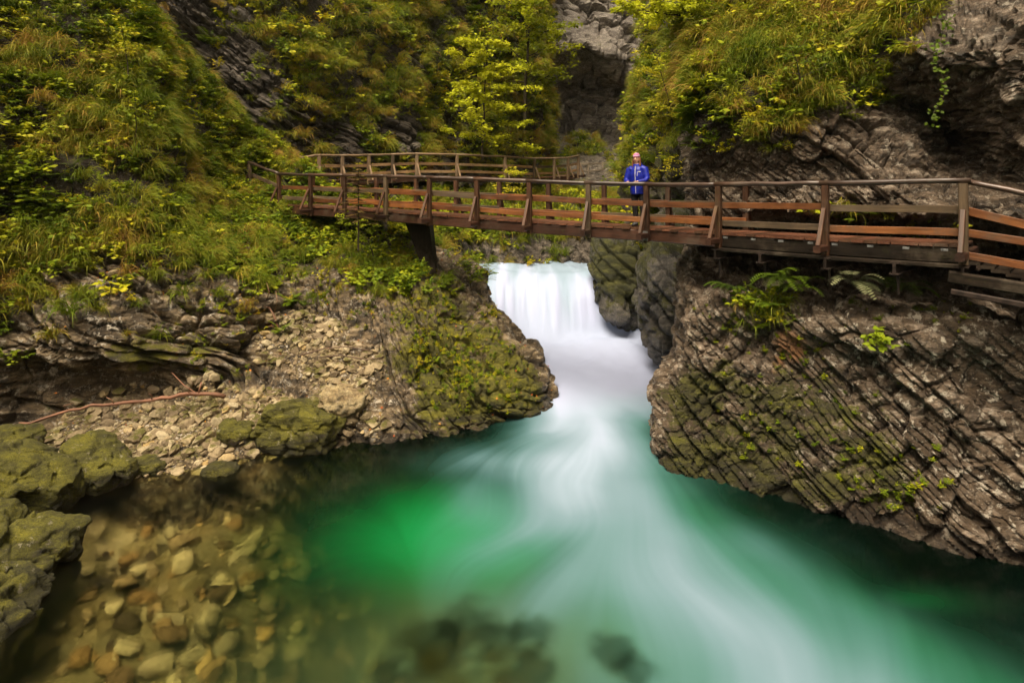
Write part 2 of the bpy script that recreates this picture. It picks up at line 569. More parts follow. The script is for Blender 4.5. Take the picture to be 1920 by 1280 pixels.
def masksF(p, n):
    z = p[..., 2]
    nn = fbm(p * 0.45, 51, 4)
    nz = n[..., 2]
    dark = blobs(p, [(P(390, 120, 25.6), 3.4, 1.0), (P(470, 190, 26.1), 2.6, 1.0), (P(330, 30, 26), 3.0, 1.0), (P(560, 250, 27.0), 2.4, 1.0), (P(640, 265, 27.7), 2.2, 1.0), (P(740, 255, 30), 2.2, 1.0), (P(430, 60, 26.4), 1.8, .8),
                     (P(540, 120, 25.6), 1.1, .5), (P(700, 235, 29), 1.5, .7), (P(840, 20, 34), 2.0, .7)])
    low = sstep(4.4, 3.4, z)
    veg = np.clip(1.0 - dark * 1.05 - low * 0.9 + 0.35 * nn + 0.5 * np.clip(fbm(p * 1.1, 57, 3), 0, 1), 0, 1)
    wk = sstep(0.9, 0.0, np.abs(z - 6.4)) * 0.55
    veg = np.clip(veg - wk, 0, 1) * sstep(50, 44, p[..., 1])
    moss = np.clip(0.35 + 0.5 * nn - 0.3 * dark - 0.3 * low, 0, 1)
    return dict(moss=moss, lich=np.clip(0.5 + 0.2 * nn - 0.5 * dark, 0, 1), veg=veg, soil=np.clip(np.maximum(veg * 1.1 - 0.15, 0.85 * dark * sstep(-0.5, 0.3, fbm(p * 1.3, 58, 3))), 0, .9))  # rock in the dark gully is darkened through the soil mask too


far_slope = land('gorge_slope', cf, 0.07, dispF, ROCK_FAR, masksF, cap=80, coarse=(8,), coarse_rows=(7,))

# ---- right wall: mossy bedded face below the walkway, undercut, wall above, overhangs
cr = []


def colR(px, rows, under):
    pts = [P(px if len(r) == 2 else r[2], r[0], r[1]) for r in rows]
    return [(pts[0][0] + under[0], pts[0][1] + under[1], -2.4)] + pts


cr.append([(4.6, 15.5, -2.4), (5.0, 16.6, 0), (5.2, 16.8, 1.2), (5.3, 17, 2.2), (5.3, 17.0, 3.2), (5.4, 17.2, 4.0), (5.6, 17.8, 4.5), (5.2, 17.2, 4.95), (5.3, 17.3, 6.0), (5.4, 17.6, 7.2), (5.2, 18.2, 9.5), (5.8, 20, 12.5), (7, 23, 17), (8, 26, 20)])
cr.append([(3.6, 14.4, -2.4), (3.75, 14.4, 0), (3.9, 14.6, 1.2), (4.15, 14.8, 2.2), (4.35, 15.0, 3.2), (4.6, 15.3, 4.0), (4.9, 16.0, 4.5), (4.9, 15.6, 4.95), (5.0, 15.7, 6.0), (5.0, 15.9, 7.2), (5.0, 16.4, 8.6), (5.4, 18.4, 11.6), (6.6, 21.5, 16), (8, 25, 19.5)])
cr.append(colR(1246, [(872, 12.5), (800, 12.75, 1248), (720, 13.05, 1264), (640, 13.35, 1272), (560, 13.7, 1282), (500, 14.2, 1292), (462, 14.4, 1300), (400, 14.9, 1300), (320, 15.2, 1296), (215, 14.9, 1296), (60, 16.5, 1296), (-200, 19.5, 1290), (-480, 23, 1280)], (-0.1, -0.5)))
cr.append(colR(1330, [(900, 11.85), (815, 12.05), (730, 12.3), (640, 12.6, 1335), (560, 12.9, 1340), (508, 15.2, 1345), (462, 15.6, 1345), (400, 14.4, 1345), (320, 14.6), (220, 14.0), (60, 15.5), (-200, 18.5), (-480, 22)], (-0.2, -0.5)))
cr.append(colR(1450, [(938, 11.05), (850, 11.3), (760, 11.6), (660, 11.95), (575, 12.2), (524, 14.8), (468, 15.3), (400, 13.4), (320, 13.6), (235, 13.2), (60, 14.3), (-200, 17.2), (-480, 21)], (-0.2, -0.5)))
cr.append(colR(1600, [(985, 10.2), (890, 10.45), (790, 10.75), (680, 11.1), (590, 11.25), (535, 14.0), (478, 14.6), (400, 12.3), (310, 12.5), (200, 12.9), (50, 13.2), (-200, 16), (-480, 20)], (-0.2, -0.5)))
cr.append(colR(1700, [(1012, 9.8), (910, 10.0), (810, 10.25), (695, 10.5), (595, 10.65), (545, 13.5), (485, 14.1), (400, 11.6), (310, 12.0), (205, 13.0), (70, 11.9), (-200, 14.5), (-480, 18)], (-0.2, -0.5)))
cr.append(colR(1800, [(1036, 9.46), (930, 9.6), (825, 9.8), (705, 10.05), (600, 10.2), (555, 12.9), (490, 13.6), (400, 11.1), (320, 12.4), (255, 13.2), (100, 11.2), (-150, 12.6), (-450, 16)], (-0.2, -0.5)))
cr.append(colR(1920, [(1064, 9.08), (950, 9.2), (840, 9.35), (715, 9.6), (605, 9.75), (565, 12.2), (495, 12.9), (405, 10.5), (330, 11.0), (240, 10.4), (60, 10.3), (-150, 11.5), (-450, 15)], (-0.2, -0.5)))
cr.append([(9.2, 6.3, -2.4), (9.5, 6.6, 0), (9.6, 6.8, 1.0), (9.8, 7, 2.0), (9.9, 7.1, 3.0), (10.1, 7.3, 4), (10.7, 8.0, 4.4), (10.9, 8, 5.0), (10.8, 7.7, 5.8), (10.7, 7.6, 6.6), (10.6, 7.4, 7.6), (10.8, 7.2, 9.4), (12.2, 7.4, 12), (15, 8, 16)])
cr.append([(8.8, -2, -2.4), (9, -2, 0), (9.2, -2, 1.0), (9.4, -2, 2.0), (9.6, -2, 3.0), (9.8, -2, 4), (10.4, -2, 4.4), (10.6, -2, 5.0), (10.6, -2, 5.8), (10.6, -2, 6.6), (10.8, -2, 7.6), (11.4, -2, 9.4), (13, -2, 12), (15, -2, 16)])
cr.append([(8.8, -14, -2.4), (9, -14, 0), (9.2, -14, 1.0), (9.4, -14, 2.0), (9.6, -14, 3.0), (9.8, -14, 4), (10.4, -14, 4.4), (10.6, -14, 5.0), (10.6, -14, 5.8), (10.6, -14, 6.6), (10.8, -14, 7.6), (11.4, -14, 9.4), (13, -14, 12), (15, -14, 16)])


def dispR(p):
    z = p[..., 2]
    nb = unit((0.46, -0.42, 0.78))
    a = strata(p, nb, 0.40, 0.55, 61, 0.24, 0.035)
    c = strata(p, nb, 0.13, 0.22, 63, 0.18, 0.02)
    blk = sstep(-0.1, 0.35, fbm(p * 0.3, 66, 3))
    d = a * (0.6 + 0.5 * blk) + 0.4 * c + fbm(p * 0.8, 65, 5) * 0.28
    d = d * (1 - 0.5 * sstep(8.0, 9.5, z) * sstep(6.8, 8.2, p[..., 0]))
    up = sstep(8.6, 10, z) * sstep(6.5, 5.0, p[..., 0])
    return d * (1 - 0.5 * up) + up * fbm(p * 1.2, 67, 4) * 0.4


def masksR(p, n):
    z = p[..., 2]
    nn = fbm(p * 0.75, 71, 4)
    nz = n[..., 2]
    mz = blobs(p, [(P(1360, 800, 11.9), 1.7, 1.0), (P(1520, 820, 11.1), 1.7, 0.95), (P(1650, 880, 10.4), 1.1, .85), (P(1300, 860, 12.1), 1.2, 1.0), (P(1450, 900, 11.2), 1.2, 1), (P(1600, 760, 10.9), 1.0, 0.7), (P(1300, 740, 12.6), 0.9, 0.5)])
    bare = blobs(p, [(P(1800, 700, 10.0), 2.4, 1), (P(1900, 850, 9.4), 1.8, 1), (P(1750, 900, 9.9), .8, .6), (P(1560, 620, 11.4), 1.0, .7)])
    moss = np.clip(0.05 + 0.3 * nn + 0.45 * fbm(p * 2.2, 73, 3) + 0.62 * mz - 0.35 * bare, 0, 1) * sstep(5.4, 4.6, z)
    moss = np.maximum(moss, np.clip(0.35 + 0.5 * nn, 0, 1) * sstep(7.8, 9, z) * sstep(8, 6.5, p[..., 0]))
    ledge = blobs(p, [(P(1500, 40, 14), 3.2, 1), (P(1400, 120, 13.9), 2.5, 1), (P(1330, 60, 15.6), 2.5, 1), (P(1620, 60, 13.2), 1.6, 1), (P(1560, 130, 13), 1.3, 0.9), (P(1450, 220, 13.3), 1.0, 0.95), (P(1340, 220, 14.3), 1.3, 1),
                      (P(1500, -180, 16), 3.5, 1), (P(1660, -60, 13.6), 1.6, 0.8), (P(1480, 265, 13.4), .5, .5)])
    bits = blobs(p, [(P(1430, 590, 12.2), 0.55, 0.35), (P(1700, 440, 12), 1.0, 0.35), (P(1560, 440, 12.6), .8, .4)])
    veg = np.maximum(ledge, bits)
    rust = blobs(p, [(P(1480, 650, 11.75), 0.42, 1.0), (P(1455, 680, 11.8), 0.3, 1)]) * sstep(-0.4, 0.1, nn + 0.4)
    return dict(moss=moss, lich=np.clip(0.45 + 0.5 * bare + 0.3 * nn, 0, 1), rust=rust, veg=veg)


right_wall = land('gorge_wall', cr, 0.03, dispR, ROCK_R, masksR, cap=120, coarse=(0, 9, 10), coarse_rows=(0, 11, 12))

# ---- green spur behind the figure, on the right side of the river farther up
cs = []
cs.append(colF(1330, [(520, 19.5), (440, 19.5), (360, 19.0), (280, 18.6), (150, 19.6), (0, 21), (-200, 23), (-450, 26)]))
cs.append(colF(1270, [(520, 20.5), (440, 20.4), (360, 20.0), (280, 19.6), (150, 20.6), (0, 22), (-200, 24), (-450, 27)]))
cs.append(colF(1220, [(520, 22), (440, 21.8), (360, 21.6), (280, 21.6), (150, 22.4, 1240), (0, 24, 1240), (-200, 26, 1230), (-450, 29, 1220)]))
cs.append(colF(1178, [(520, 24.5), (440, 24.4), (360, 24.6), (280, 25, 1182), (150, 25.6, 1205), (0, 27, 1210), (-200, 29, 1190), (-450, 32, 1180)]))
cs.append(colF(1180, [(520, 28), (440, 28.4), (360, 29), (280, 30, 1190), (150, 31, 1212), (0, 33, 1216), (-200, 35, 1200), (-450, 38, 1190)]))
cs.append(colF(1200, [(520, 34), (440, 36), (360, 40), (280, 42, 1205), (150, 44, 1225), (0, 46, 1230), (-200, 48, 1220), (-450, 52, 1210)]))


def dispS(p):
    return strata(p, BED, 0.4, 0.9, 81, 0.3, 0.05) + fbm(p * 0.5, 83, 5) * 0.8


def masksS(p, n):
    nn = fbm(p * 0.6, 85, 3)
    z = p[..., 2]
    veg = np.clip(0.35 + 0.75 * sstep(5.8, 7.5, z) + 0.5 * nn - 0.6 * blobs(p, [(P(1290, 330, 19.2), 1.4, 1)]), 0, 1)
    return dict(moss=np.clip(0.5 + 0.4 * nn, 0, 1), lich=0.4 + nn * 0.3, veg=veg)


spur = land('overgrown_spur', cs, 0.09, dispS, ROCK_FAR, masksS, cap=60)

# ---- far cliff that closes the gorge, with its overhang
cc = []
for px, k in ((760, 6), (900, 3), (1000, 0), (1080, -1.5), (1140, -1.5), (1190, -0.5), (1240, 0), (1320, 2), (1450, 5)):
    b_ = 95 + abs(px - 1090) * 0.25
    cc.append([P(px, 420, 47 + k), P(px, 335, 49 + k), P(px, 250, 53 + k), P(px, 170, 54.5 + k), P(px, b_ + 30, 53 + k), P(px, b_, 48.5 + k), P(px, b_ - 40, 49.5 + k), P(px, -60, 54 + k), P(px, -300, 66 + k), P(px, -600, 84 + k)])


def dispC(p):
    return strata(p, unit((0.25, -0.3, 0.9)), 0.9, 1.6, 91, 0.8, 0.08) + fbm(p * 0.25, 93, 5) * 1.8


far_cliff = land('far_cliff', cc, 0.2, dispC, ROCK_HAZED, lambda p, n: dict(moss=np.clip(0.1 + 0.3 * fbm(p * 0.3, 95, 3) + 0.3 * n[..., 2], 0, 1), lich=0.6 + 0.3 * fbm(p * .4, 96, 2), veg=np.zeros(p.shape[:2])), cap=70)

# ---- mound and path at the foot of the far cliff
cm = []
for px in (940, 1040, 1090, 1130, 1180, 1240, 1320):
    bump_ = 45 * math.exp(-((px - 1095) / 38.0) ** 2)
    cm.append([P(px, 420, 30), P(px, 370, 34), P(px, 338, 38), P(px, 322, 41), P(px, 308 - bump_ * 0.4, 44), P(px, 300 - bump_, 46.5), P(px, 300 - bump_ * 0.3, 49), P(px, 320, 53)])
mound = land('path_mound', cm, 0.13, lambda p: fbm(p * 0.6, 101, 5) * 0.5 + 0.3 * strata(p, BED, .5, .9, 102, .4, .05), ROCK_FAR,
             lambda p, n: dict(moss=np.clip(0.35 + 0.5 * fbm(p * 0.5, 103, 3), 0, 1), lich=np.full(p.shape[:2], .7), veg=np.clip(0.55 * sstep(40, 43, p[..., 1]) * blobs(p, [(P(1095, 280, 45), 3.0, 1)]) + 0.7 * sstep(37, 34, p[..., 1]), 0, 1)), cap=60)

# ---- unseen wall behind the eye, added to keep out low sky
cb = []
for x in (-30, -20, -10, 0, 10, 20, 30):
    cb.append([(x, -22, -2), (x, -23, 2), (x, -24, 6), (x, -26, 11), (x, -29, 17)])
land('unseen_back_wall', cb, 0.6, lambda p: fbm(p * 0.3, 111, 4) * 1.2, ROCK_FAR, lambda p, n: dict(moss=np.full(p.shape[:2], 0.7)))


# ---- standing rocks between fall and wall, and free boulders: closed shapes
def boulder(name, c, r, rz=0.0, seed=1, mat=None, res=0.05, st=(0.22, 0.4), amp=0.16, moss=0.5, lump=0.35, squash=0.0, parent=None, bed=None, tilt=(0, 0), boxy=0.0):
    n = int(max(20, 2 * math.pi * max(r) / res))
    m = max(12, n // 2)
    u = np.linspace(0, 2 * math.pi, n + 1)[:-1]
    v = np.linspace(0.02, math.pi - 0.02, m)
    uu, vv = np.meshgrid(u, v, indexing='ij')
    s = np.stack([np.cos(uu) * np.sin(vv), np.sin(uu) * np.sin(vv), np.cos(vv)], -1)
    if boxy:
        k = np.max(np.abs(s), axis=-1, keepdims=True)
        s = s * (1 - boxy) + s / k * boxy * 0.85
    q = s * np.array(r)
    R = Matrix.Rotation(rz, 3, 'Z') @ Matrix.Rotation(tilt[0], 3, 'X') @ Matrix.Rotation(tilt[1], 3, 'Y')
    q = q @ np.array(R).T
    w = q + np.array(c)
    nn = w - np.array(c)
    nn = nn / (np.linalg.norm(nn, axis=-1, keepdims=True) + 1e-9)
    k_ = 1.5 / max(r)
    f1, e1 = worley(w * k_ + seed, seed + 5)
    f2, e2 = worley(w * k_ * 2.7 + seed, seed + 6)
    d = fbm(w * (1.0 / max(r)) * 1.2 + seed, seed, 5) * lump * min(r) + (0.22 * f1 + 0.09 * f2) * min(r) - 0.05 * np.exp(-(e1 / .1) ** 2) * min(r)
    if amp > 0.15:
        d = d + strata(w, BED if bed is None else bed, st[0], st[1], seed + 7, amp, 0.03)
    w = w + nn * d[..., None]
    a = np.arange(n * m).reshape(n, m)
    an = np.roll(a, -1, 0)
    qd = np.stack([a[:, :-1], a[:, 1:], an[:, 1:], an[:, :-1]], -1).reshape(-1, 4)
    nz = nn[..., 2]
    ms = np.clip(moss + 0.45 * fbm(w * 1.1, seed + 3, 3) + 0.25 * nz, 0, 1)
    loc = np.array(c)
    o = mesh_from(name, w - loc, qd, mat or ROCK_L, parent, attrs=dict(moss=ms, lich=np.full(n * m, 0.45), rust=np.zeros(n * m), soil=np.zeros(n * m)))
    o.location = c
    return o


ROCKD = rock_material('wet_dark_limestone', [(0.035, 0.032, 0.03), (0.075, 0.068, 0.06), (0.13, 0.115, 0.10), (0.22, 0.195, 0.165)],
                      [(0.02, 0.022, 0.004), (0.045, 0.046, 0.006), (0.09, 0.085, 0.01)], lichen_amt=0.25)
tag(boulder('rock_buttress', P(1168, 545, 22.2), (1.25, 1.6, 2.6), 0.2, 21, ROCKD, 0.06, (0.5, 0.9), 0.22, 0.5, 0.35, tilt=(0.05, -0.28)),
    'rounded dark mossy rock buttress standing right beside the top of the waterfall', 'rock')
tag(boulder('rock_buttress', P(1285, 585, 18.2), (1.35, 1.7, 3.1), 0.1, 33, ROCKD, 0.06, (0.4, 0.8), 0.25, 0.38, 0.4, tilt=(0.0, -0.12)),
    'tall wet rock buttress rising from foam under the bridge beside the main wall', 'rock')
boul = [
    # px, py, Y, radii, rz, seed, tilt
    (10, 915, 10.6, (1.28, 0.85, 0.62), 0.4, 41, (0.1, 0.35), 'long mossy boulder at the left bank with pale lichen streaks and red leaves'),
    (-12, 1078, 9.0, (1.2, 0.85, 0.88), 0.2, 42, (0.1, 0.3), 'big rounded moss-covered boulder overhanging the dark shallows'),
    (-85, 1225, 7.9, (1.0, 0.8, 0.9), 0.0, 43, (0.0, 0.2), 'steep mossy boulder with dark wet foot beside the submerged cobbles'),
    (185, 872, 11.8, (0.85, 0.6, 0.42), -0.35, 44, (0.0, 0.35), 'slanting bedded boulder, mossy with white streaks, at the edge of the gravel'),
    (18, 830, 11.9, (0.55, 0.5, 0.34), 0.0, 45, (0.0, 0.2), 'dark angular boulder lying under the pale end of the fallen branch'),
    (560, 800, 13.55, (1.0, 0.75, 0.62), 0.1, 46, (0.0, 0.1), 'broad moss-coated hump of rock between gravel beach and yellow slab'),
    (280, 873, 12.3, (0.42, 0.32, 0.2), 0.1, 47, (0.0, 0.1), 'low mossy boulder at the waterline in front of the pebbles'),
    (412, 882, 12.25, (0.40, 0.3, 0.17), -0.1, 48, (0.0, 0.05), 'flat brown boulder with its front edge under water'),
    (440, 812, 13.2, (0.42, 0.34, 0.26), 0.2, 49, (0.1, 0.15), 'squat dark mossy block standing on the pale gravel'),
]
for (px, py, Y, r, rz, sd, tl, lab) in boul:
    tag(boulder('mossy_boulder', P(px, py, Y), r, rz, sd, ROCK_L, 0.035, (0.16, 0.4), 0.06, 0.78, 0.34, tilt=tl, boxy=0.35), lab, 'boulder', 'mossy boulders at the left bank')
ROCKY = rock_material('ochre_limestone', [(0.24, 0.17, 0.09), (0.38, 0.29, 0.15), (0.5, 0.4, 0.22), (0.62, 0.53, 0.33)],
                      [(0.03, 0.03, 0.004), (0.07, 0.07, 0.01), (0.12, 0.11, 0.02)], lichen_amt=0.4)
tag(boulder('ochre_slab', P(640, 762, 14.0), (0.62, 0.5, 0.5), 0.2, 55, ROCKY, 0.03, (0.25, 0.5), 0.07, -0.1, 0.4, tilt=(-0.3, 0.3), boxy=0.4),
    'bare yellowish slab of rock at the foot of the gravel chute', 'boulder')
tag(boulder('flat_slab', P(480, 590, 16.3), (0.72, 0.3, 0.16), -0.15, 56, ROCKY, 0.03, (0.1, 0.5), 0.05, -0.2, 0.3, tilt=(0, 0.12), boxy=0.6),
    'long flat ochre slab lying across the top of the gravel chute', 'boulder')
tag(boulder('flat_slab', P(400, 548, 16.0), (0.62, 0.3, 0.13), -0.2, 57, ROCK_L, 0.03, (0.1, 0.5), 0.05, 0.0, 0.3, tilt=(0, 0.3), boxy=0.6),
    'thin tilted grey slab above the longer ochre slab', 'boulder')
# ------------------------------------------------------------------ river: bed, water, gravel
STREAM = np.array([(1.2, 30.0), (1.4, 25.0), (2.2, 21.0), (2.75, 18.6), (2.45, 15.4), (1.7, 12.9), (1.6, 11.0), (1.85, 9.7), (2.3, 8.6), (2.9, 7.4), (3.5, 6.2), (4.4, 4.0), (5.0, 0), (5.0, -16)])


def stream_dist(x, y):
    """distance to the main current, signed side, and its direction"""
    best = np.full(x.shape, 1e9)
    tx = np.zeros(x.shape)
    ty = np.zeros(x.shape)
    side = np.zeros(x.shape)
    wsum = np.zeros(x.shape)
    for (a, b) in zip(STREAM[:-1], STREAM[1:]):
        d = b - a
        L = np.linalg.norm(d)
        t = np.clip(((x - a[0]) * d[0] + (y - a[1]) * d[1]) / L ** 2, 0, 1)
        ex, ey = x - a[0] - t * d[0], y - a[1] - t * d[1]
        r = np.hypot(ex, ey)
        w = 1.0 / (r + 0.35) ** 3
        tx += w * d[0] / L
        ty += w * d[1] / L
        wsum += w
        m = r < best
        best = np.where(m, r, best)
        side = np.where(m, np.sign(d[0] * ey - d[1] * ex), side)   # +1: left bank side of the flow
    n = np.hypot(tx, ty) + 1e-9
    return best, side, tx / n, ty / n


def bed_z(x, y):
    p = np.stack([x, y, x * 0], -1)
    d = 2.3 + 0 * x
    # shallow shelf of cobbles at the left, and at the foot of the picture
    left = sstep(-0.6, -5.2, x + 0.35 * (y - 8.5) * 0.6)
    d = d - 1.55 * left
    foot = sstep(9.3, 7.2, y + 0.25 * (x + 0.3)) * sstep(3.2, 0.5, x)
    d = np.minimum(d, 2.3 - 1.35 * foot)
    d = d + 0.8 * np.exp(-((x + 1.3) ** 2 / 5 + (y - 10.2) ** 2 / 3.0))
    d = d * sstep(-9.8, -6.5, x + 0.12 * (y - 8)) + 0.15
    d = d + 0.22 * fbm(p * 0.9, 121, 4) + 0.12 * fbm(p * 2.6, 122, 3)
    z = -np.maximum(d, 0.12)
    z = np.where(y > 17, z + 2.2 * sstep(19, 24, y), z)
    return z


bx_ = np.concatenate([np.linspace(-40, -11, 10), np.arange(-10.8, 12, 0.09), np.linspace(12.5, 40, 10)])
by_ = np.concatenate([np.linspace(-30, 4.5, 24), np.arange(4.7, 20, 0.09), np.linspace(20.5, 60, 30)])
X, Y = np.meshgrid(bx_, by_, indexing='ij')
Zb = bed_z(X, Y)
m, nt, out = newmat('river_bed_gravel')
b = NB(nt)
tc = b.n('ShaderNodeTexCoord')
v = tc.outputs['Object']
cells = b.n('ShaderNodeTexVoronoi')
b.link(v, cells.inputs['Vector'])
cells.inputs['Scale'].default_value = 3.2
cs_ = b.n('ShaderNodeSeparateColor')
b.link(cells.outputs['Color'], cs_.inputs[0])
colr = b.ramp(cs_.outputs[0], [(0.1, (0.035, 0.028, 0.014)), (0.4, (0.09, 0.07, 0.033)), (0.65, (0.16, 0.12, 0.055)), (0.9, (0.24, 0.20, 0.12))])
colr = b.mix(b.step(b.noise(v, 0.8, 3), 0.45, 0.62), colr, (0.12, 0.10, 0.05))
bs = b.pbsdf(colr, 0.9, b.bump(cells.outputs['Distance'], 0.6, 0.15))
b.link(bs.outputs[0], out.inputs[0])
MAT_BED = m
tag(mesh_from('river_bed', np.stack([X, Y, Zb], -1), grid_quads(*X.shape), MAT_BED), kind='structure')

# water surface ----------------------------------------------------
DX = 0.045
wx = np.arange(-9.6, 11.2, DX)
wy = np.arange(4.6, 26.6, DX)
X, Y = np.meshgrid(wx, wy, indexing='ij')
dist, side, tx, ty = stream_dist(X, Y)
# beside the current the pool turns slowly back
curl = sstep(2.0, 5.0, dist) * (Y < 15)
fan = sstep(16.5, 13.0, Y)
rx_, ry_ = X - 1.9, Y - 18.0
rn_ = np.hypot(rx_, ry_)
tx = tx * (1 - fan) + fan * rx_ / rn_
ty = ty * (1 - fan) + fan * ry_ / rn_
fx = tx * (1 - curl) + curl * (0.85)
fy = ty * (1 - curl) + curl * (-0.10 - 0.25 * np.sin(X * 0.5))
wob = fbm(np.stack([X * 0.35, Y * 0.35, X * 0], -1), 131, 3) * 1.25
ca, sa = np.cos(wob), np.sin(wob)
fx, fy = fx * ca - fy * sa, fx * sa + fy * ca
nn_ = np.hypot(fx, fy) + 1e-9
fx, fy = fx / nn_, fy / nn_


def bil(A, ix, iy):
    ix = np.clip(ix, 0, A.shape[0] - 1.001)
    iy = np.clip(iy, 0, A.shape[1] - 1.001)
    i, j = ix.astype(int), iy.astype(int)
    u, w = ix - i, iy - j
    return A[i, j] * (1 - u) * (1 - w) + A[i + 1, j] * u * (1 - w) + A[i, j + 1] * (1 - u) * w + A[i + 1, j + 1] * u * w


def lic(A, steps, h):
    """smear a field along the flow: threads of foam drawn out by the current"""
    acc = A.copy()
    wt = 1.0
    for sgn in (1, -1):
        ix, iy = np.meshgrid(np.arange(A.shape[0], dtype=float), np.arange(A.shape[1], dtype=float), indexing='ij')
        for k in range(steps):
            ux, uy = bil(fx, ix, iy), bil(fy, ix, iy)
            ix += sgn * ux * h
            iy += sgn * uy * h
            g = 1 - (k + 1) / (steps + 1)
            acc += g * bil(A, ix, iy)
            if sgn == 1:
                wt += 2 * g
    return acc / wt


pxy = np.stack([X, Y, X * 0], -1)
n1 = vnoise(pxy * 2.0, 141)
n2 = vnoise(pxy * 6.0, 142)
n3 = vnoise(pxy * 14.0, 143)
L1 = lic(n1, 26, 2.2)
L2 = lic(n2, 30, 2.4)
L3 = lic(n3, 34, 1.6)
L1, L2, L3 = [(a - a.mean()) / a.std() for a in (L1, L2, L3)]
streak = 0.35 * L1 + 0.5 * L2 + 0.5 * L3
# how far down the stream
width = 1.5 + 0.17 * (17 - np.clip(Y, 6, 17))
width = width * np.where(side > 0, 1.12, 0.95)
core = np.exp(-(np.abs(dist) / width * (1 + 0.22 * fbm(pxy * 0.6, 148, 3))) ** 2.4)
fade = 0.46 + 0.16 * sstep(7.0, 11.5, Y) + 0.34 * sstep(11.5, 18.0, Y)
cloud = lic(fbm(pxy * 0.9, 147, 3), 10, 3.0)
cloud = (cloud - cloud.mean()) / cloud.std()
foam = core * fade + (0.007 * streak + 0.003 * L3 + 0.085 * cloud) * np.exp(-(dist / (width * 1.5)) ** 2)
foam = foam + 0.18 * np.exp(-(((X + 0.2) / 1.7) ** 2 + ((Y - 12.7) / 0.7) ** 2)) * (1 + 0.2 * streak)
foam = np.maximum(foam, (0.45 + 0.55 * sstep(11.0, 17.5, Y + 0.3 * cloud)) * sstep(11.8, 15.0, Y + 0.5 * cloud) * np.clip(1.25 * core + sstep(15, 18, Y), 0, 1))
# the lee beside the right wall: little foam, dark reflection put into its colour
lee = sstep(0.9, 3.0, X - np.interp(Y, [6, 8, 10, 12, 14, 16, 18], [7.2, 5.4, 3.6, 2.7, 2.6, 3.0, 3.2]) + 1.6)
foam = foam * (1 - 0.55 * lee * sstep(17.5, 14.0, Y))
foam = np.clip(foam, 0, 1)
scat = np.exp(-(((X + 0.75) / 3.0) ** 2 + ((Y - 10.0) / 2.15) ** 2) ** 1.1) * 1.0
scat = np.maximum(scat, 0.42 * np.exp(-(((X - 6.2) / 1.5) ** 2 + ((Y - 8.3) / 0.5) ** 2)))
scat = np.maximum(scat, 0.85 * np.exp(-(dist / (width * np.where(side > 0, 1.35, 0.95))) ** 2))
scat = np.clip(scat + 0.025 * streak * (scat > 0.04), 0, 1)
depth = np.clip(-bed_z(X, Y), 0, 4)

# surface height: still pool, rising race, fall, upper river
lip = 23.6 - 1.0 * sstep(1.5, 3.3, X) + 0.12 * np.sin(X * 2.3)
flen = 3.6 - 1.7 * sstep(1.2, 3.2, X)
t = np.clip((Y - (lip - flen)) / (flen + 0.4), 0, 1)
fallp = 0.5 * (t * t * (3 - 2 * t)) + 0.5 * (1 - (1 - t) ** 2.2) * sstep(0, 0.5, t)
Zw = 0.75 * sstep(15.0, 22.0, Y) + 2.0 * fallp
face = sstep(0.02, 0.35, t) * sstep(1.0, 0.6, t)
curt = fbm(np.stack([X * 2.4, X * 0 + 2, Y * 0.25], -1), 151, 3)
lumps = fbm(np.stack([X * 0.8, Y * 0.8, X * 0], -1), 152, 3)
Zw = Zw + 0.15 * curt * face * sstep(1.0, 0.75, t) + 0.16 * lumps * sstep(16.5, 19, Y) * (1 - face)
Zw = Zw + 0.012 * fbm(pxy * 1.3, 153, 3)
race = sstep(18.0, 21.5, Y)
foam = foam * (1 - race) + race * np.clip(0.95 + 0.22 * curt * sstep(0.1, 0.5, t) - 0.12 * sstep(0.6, 1.0, t), 0.78, 1)
milk = 0.75 * np.exp(-(((X + 0.3) / 2.4) ** 2 + ((Y - 7.3) / 1.15) ** 2)) * (1 + 0.15 * cloud)
milk = np.clip(milk + 0.35 * np.exp(-((X - 1.2) / 1.6) ** 2 - ((Y - 8.3) / 1.5) ** 2), 0, 1)
sunk = [(-1.05, 7.6, .42), (-0.6, 7.95, .38), (-0.15, 7.55, .42), (-0.7, 7.2, .42), (-1.35, 7.1, .35), (0.25, 7.8, .3), (0.1, 7.1, .38), (1.3, 7.45, .3), (1.6, 7.15, .26)]
snz = fbm(pxy * 2.2, 158, 4)
for (sx_, sy_, sr_) in sunk:
    h_ = sstep(0.15, 0.8, np.exp(-((X - sx_) ** 2 + (Y - sy_) ** 2) / (1.25 * sr_) ** 2) * (1 + 0.9 * snz)) * 0.8
    milk = milk * (1 - 0.85 * h_)
    scat = scat * (1 - 0.75 * h_)
    foam = foam * (1 - 0.5 * h_)
scat = scat * (1 - 0.85 * sstep(0.0, 2.2, X - np.interp(Y, [5, 6, 7, 8, 9, 10, 11, 12, 13], [7.4, 6.6, 5.6, 4.9, 4.2, 3.6, 3.1, 2.8, 3.0])))  # dark reflection and shade by the right wall put into the water colour
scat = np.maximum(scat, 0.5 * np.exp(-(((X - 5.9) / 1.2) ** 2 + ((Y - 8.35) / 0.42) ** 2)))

m, nt, out = newmat('river_water')
b = NB(nt)
tc = b.n('ShaderNodeTexCoord')
fo = b.attr('foam')
sc_ = b.attr('scat')
dp = b.attr('depth')
